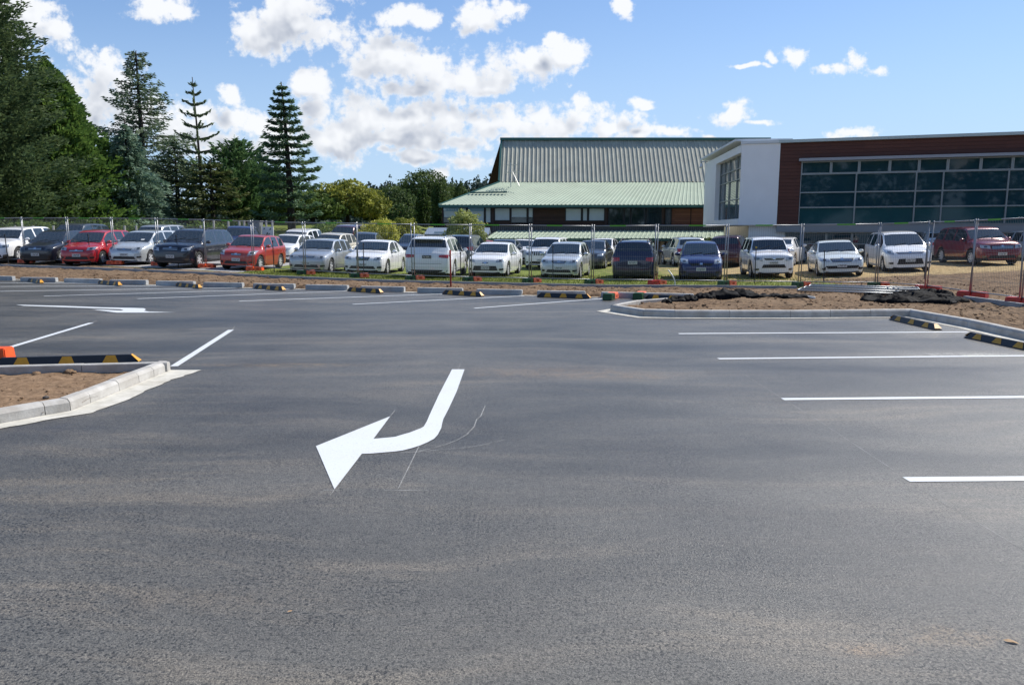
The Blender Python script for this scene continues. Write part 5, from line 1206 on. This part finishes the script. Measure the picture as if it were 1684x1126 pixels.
MAR = paintmat('maroon_paint', (.17,.008,.020), .15); GREY = paintmat('dark_grey_paint', (.06,.07,.085), .4); DMAR = paintmat('dark_maroon_paint', (.06,.010,.014), .2); CREAM = paintmat('cream_paint', (.62,.56,.44), .1); PEARL = paintmat('pearl_paint', (.66,.70,.68), .2)
cars = [
 dict(px=(-42,92,35.0), th=30, type='suv', dim=(4.45,1.85,1.64), paint=WHT, clad=1, spokes=5, tag=-.3, label='white SUV with black wheel arch trim at the left end of the front row'),
 dict(px=(38,150,34.5), th=30, type='hatch', dim=(3.75,1.69,1.51), paint=BLK, spokes=7, lamp=LAMPI, iz=(.17,.30), iw=.66, label='dark blue black hatchback between the white SUV and the red car'),
 dict(px=(103,219,33.6), th=28, type='mpv', dim=(3.95,1.70,1.56), paint=RED, spokes=5, lamp=LAMP, gz=(.40,.45), label='bright red compact hatchback with alloy wheels'),
 dict(px=(181,303,34.0), th=28, type='mpv', dim=(4.5,1.72,1.55), paint=SIL2, spokes=5, gz=(.42,.47), iz=(.17,.25), tag=.4, label='silver low people mover with its bonnet beside the black SUV'),
 dict(px=(247,390,32.2), th=27, type='suv', dim=(4.64,1.85,1.70), paint=BLK, spokes=6, clad=1, chrome_h=1, gz=(.45,.53), rails=1, label='large black SUV with silver lower door trim and six spoke wheels'),
 dict(px=(358,471,32.2), th=24, type='hatch', dim=(3.70,1.69,1.52), paint=RED2, spokes=7, gw=.30, gz=(.42,.47), belt=.62, hl=(.60,.93,.42,.54), label='orange red small hatchback with oval pale headlights'),
 dict(px=(470,584,31.6), th=18, type='wagon', dim=(4.5,1.74,1.47), paint=SIL, spokes=5, gz=(.46,.51), bars=2, label='silver station wagon parked between the orange red hatchback and a white sedan'),
 dict(px=(562,670,31.6), th=15, type='sedan', dim=(4.8,1.82,1.47), paint=WHT, spokes=8, gz=(.42,.52), gw=.34, label='white sedan with low wide intake, left of the rear-facing white SUV'),
 dict(px=(662,771,30.0), th=11, type='suv', dim=(4.85,1.94,1.72), paint=WHT, rear=True, spokes=8, rw=.37, rpz=.52, bplate=True, tl=(.50,.97,.49,.575), rails=2, spoiler=1, label='large white SUV parked with its tail and red lights towards the fence'),
 dict(px=(765,861,31.6), th=12, type='sedan', dim=(4.5,1.755,1.46), paint=WHT, spokes=8, gz=(.40,.43), gw=.16, iw=.62, iz=(.20,.33), pz=.27, hl=(.52,.90,.43,.51), bars=1, label='white sedan with big smiling black lower intake'),
 dict(px=(886,974,30.6), th=10, type='hatch', dim=(3.9,1.69,1.52), paint=SIL2, spokes=7, gw=.36, gz=(.42,.49), label='pale silver small hatchback in front of the white jeep'),
 dict(px=(1003,1087,29.6), th=4, type='mpv', dim=(4.5,1.72,1.62), paint=NAVY, rear=True, spokes=5, rpz=.44, tl=(.60,.97,.46,.57), rails=1, label='dark navy people mover parked tail first with red and clear tail lights'),
 dict(px=(1116,1190,29.2), th=-2, type='mpv', dim=(3.9,1.68,1.55), paint=BLUE, spokes=5, gz=(.385,.45), gw=.55, bars=2, chrome=False, hl=(.58,.93,.43,.54), iz=(.15,.20), label='small dark blue hatchback facing the fence'),
 dict(px=(1216,1308,30.3), th=-10, type='boxy', dim=(4.0,1.70,1.68), paint=WHT, spokes=5, gz=(.455,.50), gw=.48, pz=.39, iz=(.27,.35), iw=.56, bars=1, label='white compact off-roader with two black grille bars'),
 dict(px=(1331,1421,29.9), th=-8, type='coupe', dim=(4.6,1.77,1.42), paint=PEARL, spokes=5, gz=(.42,.52), gw=.50, bars=3, iz=(.24,.32), iw=.78, pz=.32, label='pearl white low coupe between the compact off-roader and the people mover'),
 dict(px=(1424,1534,31.0), th=-13, type='mpv', dim=(4.8,1.84,1.67), paint=WHT, spokes=7, gz=(.455,.50), gw=.60, iz=(.20,.34), iw=.55, pz=.30, hl=(.66,.95,.44,.55), label='large white people mover beside the maroon SUV'),
 dict(px=(1541,1676,32.6), th=-26, type='suv', dim=(4.68,1.88,1.70), paint=MAR, spokes=8, clad=1, gz=(.42,.51), gw=.55, bars=3, label='maroon red SUV at the right end of the front row'),
]
back = [
 dict(px=(88,166,41), th=30, type='suv', dim=(4.6,1.85,1.80), paint=GREY, label='dark grey SUV roof showing behind the dark and red hatchbacks'),
 dict(px=(218,296,42), th=30, type='suv', dim=(4.5,1.8,1.80), paint=SIL, label='silver grey vehicle behind the silver people mover'),
 dict(px=(372,419,40.5), th=8, type='suv', dim=(4.4,1.8,1.85), paint=BLUE, label='dark blue SUV top behind the black SUV'),
 dict(px=(448,505,40), th=24, type='hatch', dim=(4.0,1.7,1.50), paint=WHT, label='small white car half hidden behind the orange red hatchback'),
 dict(px=(463,520,43.5), th=20, type='suv', dim=(4.4,1.78,1.66), paint=WHT, label='white SUV behind the silver wagon'),
 dict(px=(516,574,42), th=22, type='wagon', dim=(4.4,1.75,1.62), paint=CREAM, label='cream wagon with a roof box behind the silver wagon'),
 dict(px=(548,592,50), th=20, type='suv', dim=(4.4,1.8,1.55), paint=DMAR, label='dark maroon SUV far behind the cream wagon'),
 dict(px=(580,622,46), th=10, type='sedan', dim=(4.4,1.75,1.45), paint=GREY, label='dark grey sedan behind the white sedan'),
 dict(px=(655,700,46), th=10, type='hatch', dim=(4.2,1.75,1.5), paint=BLK, label='black hatchback mostly hidden by the white rear-facing SUV'),
 dict(px=(737,796,41), th=15, type='suv', dim=(4.5,1.8,1.75), paint=GREY, rear=True, label='dark grey SUV behind the white rear-facing SUV'),
 dict(px=(778,830,48), th=12, type='hatch', dim=(4.0,1.7,1.5), paint=RED, label='red car roof behind the white smiling sedan'),
 dict(px=(806,852,41), th=10, type='sedan', dim=(4.5,1.75,1.50), paint=GREY, label='grey sedan behind the white smiling sedan'),
 dict(px=(836,884,44.0), th=10, type='suv', dim=(4.4,1.78,1.62), paint=WHT, label='white car left of the white jeep'),
 dict(px=(866,936,38.0), th=12, type='boxy', dim=(4.4,1.80,1.66), paint=WHT, gz=(.44,.56), gw=.50, slots=1, bars=0, chrome=False, full=1, label='white jeep with seven slot grille behind the pale silver hatchback'),
 dict(px=(955,996,39), th=8, type='sedan', dim=(4.3,1.72,1.48), paint=GREY, label='dark grey sedan behind and right of the pale silver hatchback'),
 dict(px=(970,1012,43.5), th=10, type='mpv', dim=(4.5,1.75,1.68), paint=WHT, label='white people mover behind the grey sedan'),
 dict(px=(1100,1152,41), th=-14, type='suv', dim=(4.4,1.8,1.62), paint=SIL2, rear=True, label='silver SUV seen from behind, left of the small dark blue hatchback'),
 dict(px=(1172,1228,39.5), th=8, type='suv', dim=(4.5,1.82,1.68), paint=DMAR, rear=True, tl=(.72,.97,.50,.85), label='dark maroon SUV seen from behind with tall tail lights'),
 dict(px=(1262,1313,38.0), th=12, type='sedan', dim=(4.4,1.74,1.46), paint=WHT, rear=True, label='white sedan partly hidden behind the compact off-roader'),
 dict(px=(1512,1572,38.5), th=-12, type='sedan', dim=(4.5,1.75,1.46), paint=SIL2, rear=True, label='silver sedan tail between the people mover and the maroon SUV'),
 dict(px=(1668,1760,34.5), th=-26, type='wagon', dim=(4.5,1.76,1.42), paint=SIL2, label='silver white car cut off by the right picture edge'),
]
for s_ in cars:
    o = make_car(s_); tag(o, s_['label'], 'car', 'cars parked in the front row behind the mesh fence'); place(o, s_)
for s_ in back:
    s_['far'] = not s_.get('full'); o = make_car(s_); tag(o, s_['label'], 'car', 'cars parked in the second row'); place(o, s_)

# ------------------------------------------------------------------ trees
BARK = mat('bark', (.07,.05,.038), .9, var=.25, scale=4, bump=.6, bscale=12); BARKD = mat('dark_bark', (.030,.024,.020), .9, bump=.6, bscale=12)
def trunk(root, H, r, m=BARK, lean=0.0, n=8):
    pts = [(lean*z*z/H, .02*math.sin(z), z) for z in np.linspace(-.5, H, n)]
    return MB().tube(pts, [r*(1-.93*k/(n-1))+.02 for k in range(n)], 9).build('trunk', m, root, True)
def rnd_unit(n):
    v = rng.normal(size=(n,3)); return v/np.linalg.norm(v, axis=1, keepdims=True)
def sprays(C, D, ln, wd, roll=None):
    """elongated quads centred on C, pointing along D"""
    n = len(C); D = D/np.linalg.norm(D, axis=1, keepdims=True); U = rnd_unit(n); X = np.cross(D, U); X /= np.linalg.norm(X, axis=1, keepdims=True)+1e-9
    ln = np.asarray(ln).reshape(-1,1)*np.ones((n,1)); wd = np.asarray(wd).reshape(-1,1)*np.ones((n,1))
    return np.stack([C-D*ln*.5-X*wd*.25, C-D*ln*.1-X*wd*.5, C+D*ln*.5, C-D*ln*.1+X*wd*.5], 1)
def conifer(name, label, px, Y, pytop, width, fol, kind='redwood', base_frac=.06, seed=1, dens=1.0, lean=0.0, pybase=None, group='tall conifers behind the car park'):
    global rng; rng = np.random.default_rng(seed); random.seed(seed)
    x = P(px, 381, Y).x; z0 = tz(x, Y); H = P(px, pytop, Y).z - z0; root = empty(name, (x, Y, z0)); tag(root, label, 'tree', group)
    tr = trunk(root, H, .018*H+.12 if kind != 'norfolk' else .16, BARKD, lean)
    Cs, Ds, Ls, Ws = [], [], [], []; hb = H*base_frac; limbs = MB()
    z = hb; 
    Rm = width/2
    while z < H*.995:
        f = (z-hb)/(H-hb)
        if kind == 'cone': rad = Rm*(1-f)**.75*(1+.06*math.sin(z*3)); step = .26; nb = 13; droop = -.10; 
        elif kind == 'cedar': rad = Rm*(1-f**1.25)*(.85+.15*math.sin(z*2.1)); step = .38; nb = 10; droop = .05
        elif kind == 'layer': rad = Rm*min(1, 1.12*(1-f)**.55)*(.78+.34*random.random()); step = .76*(1-.38*f); nb = 9; droop = .10
        elif kind == 'pine': rad = Rm*(1-f)**.55*(.62+.60*random.random())*(.75+.45*math.sin(z*.9+1)**2); step = .42; nb = 6; droop = .25
        elif kind == 'fir': rad = Rm*(1-f)**.6*(.70+.40*random.random()); step = .40; nb = 10; droop = .12
        elif kind == 'norfolk': rad = Rm*(1-f)**.80*random.uniform(.8,1.05); step = 1.25*(1-.45*f); nb = 5; droop = .75
        elif kind == 'macro': rad = Rm*(1-f**2.2)*(.7+.45*random.random()); step = .34; nb = 8; droop = .75
        a0 = random.random()*6.28
        for k in range(nb):
            if kind in ('pine',) and random.random() < .15: continue
            az = a0+2*math.pi*k/nb+random.uniform(-.3,.3)*(1 if kind != 'norfolk' else .3); l_ = rad*random.uniform(.72,1.08) if kind not in ('norfolk',) else rad
            if l_ < .12: continue
            zz = z+random.uniform(-.2,.2)*(step if kind not in ('layer','norfolk') else .25*step)
            d = np.array([math.cos(az), math.sin(az), 0.0]); n = max(3, int(l_*dens*{'cone':17,'cedar':15,'layer':25,'pine':26,'fir':18,'norfolk':30,'macro':16}[kind]*1.0))
            s_ = rng.random(n)**(.55 if kind in ('cone','cedar') else .75 if kind == 'norfolk' else .62); s_ = np.clip(s_, .05, 1)
            if kind in ('norfolk',): sag = droop*s_**2*l_*.55-.10*s_*l_
            elif kind == 'macro': sag = droop*s_*l_*.8
            elif kind == 'layer': sag = -.18*np.sin(s_*2.6)*l_*.5+.10*s_**3*l_
            elif kind == 'pine': sag = -.10*s_*l_+droop*s_**2*l_*.7
            elif kind == 'cedar': sag = -.18*s_*l_
            else: sag = -.05*s_*l_+.22*s_**2*l_
            lw = (1-s_*.55)*l_*{'cone':.30,'cedar':.28,'layer':.26,'pine':.22,'fir':.26,'norfolk':.03,'macro':.18}[kind]
            lat = rng.uniform(-1,1,n)*lw; p = np.array([-math.sin(az), math.cos(az), 0.0])
            C = d*(s_*l_).reshape(-1,1)+p*lat.reshape(-1,1)+np.stack([lean*zz*zz/H*np.ones(n), np.zeros(n), zz+sag+rng.normal(0,.05 if kind == 'norfolk' else (.065 if kind == 'layer' else .12),n)],1)
            ld = d*.8+p*(np.sign(lat)*rng.uniform(.1,.9,n)).reshape(-1,1)+np.stack([np.zeros(n),np.zeros(n),rng.uniform(-.45,.15,n) if kind in ('layer','pine','cedar') else (rng.uniform(.2,.9,n) if kind in ('macro','norfolk') else rng.uniform(-.2,.8,n))],1)
            Cs.append(C); Ds.append(ld); q = {'cone':(.34,.20),'cedar':(.36,.19),'layer':(.35,.13),'pine':(.31,.12),'fir':(.30,.13),'norfolk':(.34,.12),'macro':(.44,.15)}[kind]
            Ls.append(rng.uniform(.7,1.4,n)*q[0]); Ws.append(rng.uniform(.7,1.3,n)*q[1])
            if kind in ('layer','pine','norfolk') and (k % 1 == 0):
                sm = float(np.interp(.8, [0,1],[0,1])); e = d*l_*.8; zs_ = float({'norfolk':droop*.64*l_*.55-.08*l_,'layer':-.10*l_,'pine':-.08*l_+droop*.64*l_*.7}[kind]); limbs.tube([(lean*zz*zz/H,0,zz),(e[0]*.5+lean*zz*zz/H,e[1]*.5,zz+zs_*.35),(e[0]+lean*zz*zz/H,e[1],zz+zs_)], [.05,.035,.012] if kind != 'norfolk' else [.05,.04,.025], 4, False)
        z += step
    C = np.concatenate(Cs); D = np.concatenate(Ds); Q = sprays(C, D, np.concatenate(Ls), np.concatenate(Ws))
    if kind in ('cone',):                     # dense skin following the outline
        n = int(9000*dens); f = rng.random(n)**1.15; zz = hb+f*(H-hb); az = rng.uniform(0,6.283,n)
        lump = np.array([noise.noise(Vector((math.cos(a_)*2.2, math.sin(a_)*2.2, z_*.55))) for a_, z_ in zip(az, zz)])
        rad = Rm*(1-f)**.75*(1+.34*lump)*rng.uniform(.80,1.02,n); C2 = np.stack([np.cos(az)*rad, np.sin(az)*rad, zz],1); D2 = np.stack([np.cos(az)*.7,np.sin(az)*.7,rng.uniform(.0,1.2,n)],1)
        Q = np.concatenate([Q, sprays(C2, D2, rng.uniform(.25,.5,n), rng.uniform(.16,.3,n))])
    quadmesh('crown', Q, fol, root)
    if limbs.v: limbs.build('branchwork', BARKD, tr)
    return root
F_RED = foliage('redwood_foliage', (0.040,0.079,0.040), (0.143,0.193,0.075)); F_CYP = foliage('cypress_foliage', (0.048,0.107,0.031), (0.181,0.283,0.061)); F_CED = foliage('cedar_foliage', (0.077,0.146,0.101), (0.243,0.333,0.234))
F_PIN = foliage('pine_foliage', (0.067,0.113,0.076), (0.191,0.247,0.135)); F_NOR = foliage('norfolk_foliage', (0.085,0.135,0.076), (0.224,0.281,0.135)); F_MAC = foliage('macrocarpa_foliage', (0.045,0.113,0.049), (0.146,0.236,0.085)); F_LAY = foliage('layered_foliage', (0.045,0.103,0.067), (0.158,0.236,0.116))
conifer('redwood_tree', 'huge dark conifer with ragged limbs cut off by the left picture edge', -22, 52, -150, 15.5, F_RED, 'fir', .02, 3, 2.0)
conifer('redwood_tree', 'dark drooping conifer in front of the dense cypress at the far left', 40, 56, 60, 8.5, F_RED, 'cedar', .02, 5, 1.7)
conifer('cypress_tree', 'broad dense cone shaped green cypress with a smooth sunlit right side', 98, 58, 100, 12.6, F_CYP, 'cone', .0, 7, 1.1)
conifer('cedar_tree', 'blue green drooping cedar between the cypress and the tall pine', 218, 60, 196, 9.8, F_CED, 'cedar', .0, 9, 1.5)
conifer('pine_tree', 'tall open pine with see-through pointed top behind the cedar', 244, 70, 84, 11.0, F_PIN, 'pine', .10, 11, 1.2)
conifer('pine_tree', 'dark bushy conifer right of the tall open pine', 296, 68, 232, 8.4, F_PIN, 'pine', .02, 12, 1.5)
conifer('norfolk_pine', 'slender pine with sparse upturned whorled branches', 336, 66, 127, 5.6, F_NOR, 'norfolk', .30, 13, 1.1, lean=-.02)
conifer('conifer_tree', 'olive green layered conifer below the slender whorled pine', 352, 63, 262, 7.5, foliage('olive_conifer', (.045,.070,.022), (.13,.15,.045)), 'layer', .0, 14, 1.1)
conifer('macrocarpa_tree', 'spiky topped dark green conifer left of the tall layered conifer', 396, 68, 228, 7.6, F_MAC, 'macro', .0, 15, 1.45)
conifer('macrocarpa_tree', 'lower spiky dark conifer touching the tall layered conifer', 432, 70, 262, 6.0, F_MAC, 'macro', .0, 16, 1.3)
conifer('layered_conifer', 'tall conifer with clear horizontal tiers and bare lower trunk', 480, 62, 135, 6.2, F_LAY, 'layer', .12, 17, 1.35, lean=-.03)
conifer('macrocarpa_tree', 'dark conifer mass behind the base of the tall layered conifer', 462, 76, 292, 8.0, F_MAC, 'macro', .0, 18, 1.2)

def leafy(name, label, px, Y, pytop, pybot, blobs, fol, seed, nleaf=9000, ls=.26, bark=BARK, group='trees and shrubs behind the cars', cat='tree', trunk_r=.22, gaps=.28):
    """blobs: (dx, z fraction, rx, rz fraction) around the stem"""
    global rng; rng = np.random.default_rng(seed); x = P(px, 381, Y).x; z0 = tz(x, Y); H = P(px, pytop, Y).z-z0; zb_ = max(0.05, P(px, pybot, Y).z-z0)
    root = empty(name, (x, Y, z0)); tag(root, label, cat, group)
    tr = MB(); tr.tube([(0,0,-.3),(0.05,0,H*.35),(0,.05,H*.7)], [trunk_r, trunk_r*.7, trunk_r*.3], 8)
    Q = []; vol = [b[2]*b[2]*b[3]*H for b in blobs]; tot = sum(vol)
    for b, v_ in zip(blobs, vol):
        n = int(nleaf*v_/tot); u = rnd_unit(n); rad = rng.uniform(.62,1.0,n)**.5
        lump = np.array([noise.fractal(Vector((q[0]*2.2+b[0], q[1]*2.2, q[2]*2.2+seed)), 1, 2, 3) for q in u]); rad = rad*(1+.50*lump); keep = lump > -gaps; u = u[keep]; rad = rad[keep]; n = len(u)
        C = np.stack([b[0]+u[:,0]*rad*b[2], u[:,1]*rad*b[2], np.maximum(zb_, H*b[1]+u[:,2]*rad*b[3]*H)],1)
        Dn = rnd_unit(n)+u*.5; Q.append(sprays(C, Dn, rng.uniform(.6,1.4,n)*ls, rng.uniform(.6,1.3,n)*ls*.62))
        tr.tube([(0,0,H*.2),(b[0]*.6,0,H*b[1]*.8),(b[0],.1,H*b[1])], [trunk_r*.4,trunk_r*.25,.03], 5, False)
    quadmesh('crown', np.concatenate(Q), fol, root); tr.build('trunk', bark, root, True); return root
F_YG = foliage('yellow_green_leaves', (0.121,0.154,0.032), (0.421,0.421,0.082), .7); F_DG = foliage('dark_green_leaves', (0.041,0.078,0.029), (0.121,0.170,0.052), .6); F_GG = foliage('mid_green_leaves', (0.065,0.121,0.029), (0.194,0.259,0.065), .7)
F_YEL = foliage('yellow_leaves', (0.275,0.300,0.050), (0.625,0.600,0.125), 1.5); F_VAR = foliage('variegated_leaves', (0.088,0.138,0.037), (0.550,0.575,0.200), 1.1); F_COL = foliage('column_leaves', (0.035,0.075,0.022), (0.112,0.163,0.044), .9)
leafy('broadleaf_tree', 'broad tree with yellowing leaves right of the tall layered conifer', 572, 72, 296, 366, [(0,.56,2.4,.32),(-2.3,.42,1.8,.28),(2.0,.42,1.9,.28),(.6,.84,1.2,.15),(3.3,.28,1.5,.2),(-1.3,.74,1.4,.18),(-.4,.90,.7,.1),(1.9,.66,1.2,.14),(-2.9,.60,.9,.12)], F_YG, 21, 15000, .27)
leafy('broadleaf_tree', 'shadowed green tree filling the gap below the layered conifer', 515, 70, 312, 372, [(0,.55,2.4,.38),(1.5,.4,1.8,.32),(-1.7,.5,1.8,.36)], F_GG, 22, 9000, .27)
leafy('broadleaf_tree', 'dark round tree behind the yellow shrub', 636, 78, 306, 368, [(0,.60,2.6,.36),(1.5,.42,1.8,.3),(-1.6,.4,1.8,.3)], F_DG, 23, 9500, .27)
leafy('broadleaf_tree', 'tallest dark dome shaped tree left of the older building', 698, 88, 281, 366, [(0,.74,2.5,.24),(-1.2,.52,2.4,.26),(1.3,.5,2.0,.28),(.6,.86,1.6,.14),(-2.1,.35,1.9,.25)], F_DG, 24, 12000, .29)
leafy('columnar_tree', 'dark columnar tree at the corner of the older building', 722, 70, 300, 380, [(0,.50,.62,.49),(.05,.75,.45,.22)], F_COL, 25, 5200, .22)
leafy('columnar_tree', 'dark columnar tree left of the small gabled house', 696, 74, 312, 378, [(0,.48,.66,.49),(0,.75,.45,.2)], F_COL, 26, 5200, .22)
leafy('columnar_tree', 'short green columnar tree in front of the dark round tree', 660, 68, 336, 378, [(0,.48,1.15,.46),(-.3,.3,1.2,.3)], F_COL, 27, 4200, .22)
leafy('columnar_tree', 'pointed dark tree seen over the end of the green roof', 757, 92, 300, 345, [(0,.55,1.2,.40),(0,.85,.55,.16)], F_COL, 28, 3500, .25)
leafy('columnar_tree', 'rounded dark tree seen between the dome tree and the pointed one', 737, 94, 303, 350, [(0,.55,1.9,.42)], F_DG, 29, 4200, .27)
leafy('garden_shrub', 'bright yellow green shrub behind the white sedan', 625, 52, 362, 396, [(0,.58,1.1,.45),(-.55,.42,.9,.4),(.5,.40,.9,.4)], F_YEL, 30, 7000, .15, cat='shrub', trunk_r=.06)
leafy('garden_shrub', 'olive green shrub between the yellow shrub and the building', 656, 54, 361, 396, [(0,.55,1.2,.46),(.8,.42,.95,.4)], F_YG, 31, 7000, .16, cat='shrub', trunk_r=.06)
leafy('garden_shrub', 'rounded variegated shrub in front of the end window of the older building', 765, 48, 348, 402, [(0,.46,1.25,.46),(0,.74,.85,.28),(.45,.30,1.0,.34),(-.5,.30,1.0,.34)], F_VAR, 32, 13000, .15, cat='shrub', trunk_r=.08)
leafy('garden_shrub', 'dark shrub right of the tall layered conifer trunk', 548, 58, 364, 392, [(0,.5,1.6,.42),(1.4,.42,1.2,.36)], F_GG, 35, 3600, .18, cat='shrub', trunk_r=.08)
leafy('hedge', 'low yellow green hedge in front of the lower green canopy', 1170, 52, 388, 396, [(-1.2,.5,.7,.5),(0,.5,.75,.5),(1.2,.5,.7,.5),(-2.2,.45,.6,.45)], F_YEL, 33, 2200, .13, cat='hedge', trunk_r=.04)
# understorey hedge along the rear fence, left
global_x = [(-10,47.5),(60,47.5),(130,47.5),(200,48),(270,48.5),(340,49),(395,49.5)]
for k_, (px, Y) in enumerate(global_x):
    leafy('boundary_shrub', f'sunlit green undergrowth behind the rear post fence, {ordn[k_]} clump from the left', px, Y, 360+k_*.8, 392, [(0,.5,1.5,.45),(-1.1,.4,1.1,.38),(1.1,.42,1.1,.38)], F_GG if k_ % 2 else F_DG, 40+k_, 3800, .2, cat='shrub', trunk_r=.06, group='undergrowth along the rear fence')

# distant wooded hill: one terrain ridge with its wood
vx = np.linspace(-260, 260, 90); rowsY = [330, 370, 420, 520]; V = []; Fc = []
def hz(x, k): return [2, 15, 23, 18][k] + (3.5*math.sin(x*.021+1)+2.0*math.sin(x*.053))*[0,.7,1,1][k] + 4*np.clip(x/120,-1,1)
for k, Y in enumerate(rowsY):
    for x in vx: V.append((x, Y, hz(x, k)+1.5))
n = len(vx)
for k in range(3):
    for i in range(n-1): Fc.append((k*n+i, k*n+i+1, (k+1)*n+i+1, (k+1)*n+i))
F_HILL_HAZE = foliage('hazy_hill_foliage', (.030,.055,.045), (.065,.095,.070), .05)  # distance haze put into the leaf colours as a slight blue
o = pymesh('hill', V, Fc, mat('hill_ground', (.05,.08,.05), .9, var=.3, scale=.05), None, True); o['kind'] = 'structure'
rng = np.random.default_rng(77); Q = []
for t_ in range(1500):
    k = rng.integers(0, 2); f = rng.random(); x = rng.uniform(-150, 110); Y = rowsY[k]*(1-f)+rowsY[k+1]*f; z = hz(x,k)*(1-f)+hz(x,k+1)*f+1.5; h_ = rng.uniform(3.5,8.5)*(1.5 if rng.random() < .05 else 1); r_ = h_*rng.uniform(.22,.42); m_ = 26
    fz = rng.random(m_); a_ = rng.uniform(0,6.28,m_); rr = r_*(1-fz**1.5*.9)*rng.uniform(.5,1,m_); C = np.stack([x+np.cos(a_)*rr, Y+np.sin(a_)*rr, z+fz*h_],1); Q.append(sprays(C, rnd_unit(m_)+np.array([0,0,.7]), rng.uniform(1.2,2.4,m_), rng.uniform(.8,1.5,m_)))
o = quadmesh('distant_wood', np.concatenate(Q), F_HILL_HAZE); o['kind'] = 'stuff'

# trees across the road behind the photographer, which the big windows mirror
for k_, (x, Y, h_, w_) in enumerate([(-34,-30,14,6.5),(-20,-36,16,7.5),(-6,-42,15,7.5),(8,-38,17,8),(24,-40,16,8),(38,-34,18,8.5),(54,-30,16,8),(70,-24,17,8)]):
    rng = np.random.default_rng(200+k_); root = empty('broadleaf_tree', (x, Y, -.1)); tag(root, f'full green tree in the row behind the camera, {ordn[k_]} from the left', 'tree', 'trees behind the camera')
    u = rnd_unit(2600); lump = np.array([noise.fractal(Vector((q[0]*2, q[1]*2, q[2]*2+k_)), 1, 2, 3) for q in u]); r_ = (.75+.25*rng.random(2600))*(1+.3*lump)
    C = np.stack([u[:,0]*r_*w_, u[:,1]*r_*w_, h_*.58+u[:,2]*r_*h_*.42],1); quadmesh('crown', sprays(C, rnd_unit(2600)+u*.5, rng.uniform(.6,1.2,2600), rng.uniform(.4,.9,2600)), F_DG, root)
    MB().tube([(0,0,-.3),(.1,0,h_*.3),(0,0,h_*.6)], [.35,.25,.1], 8).build('trunk', BARK, root, True)
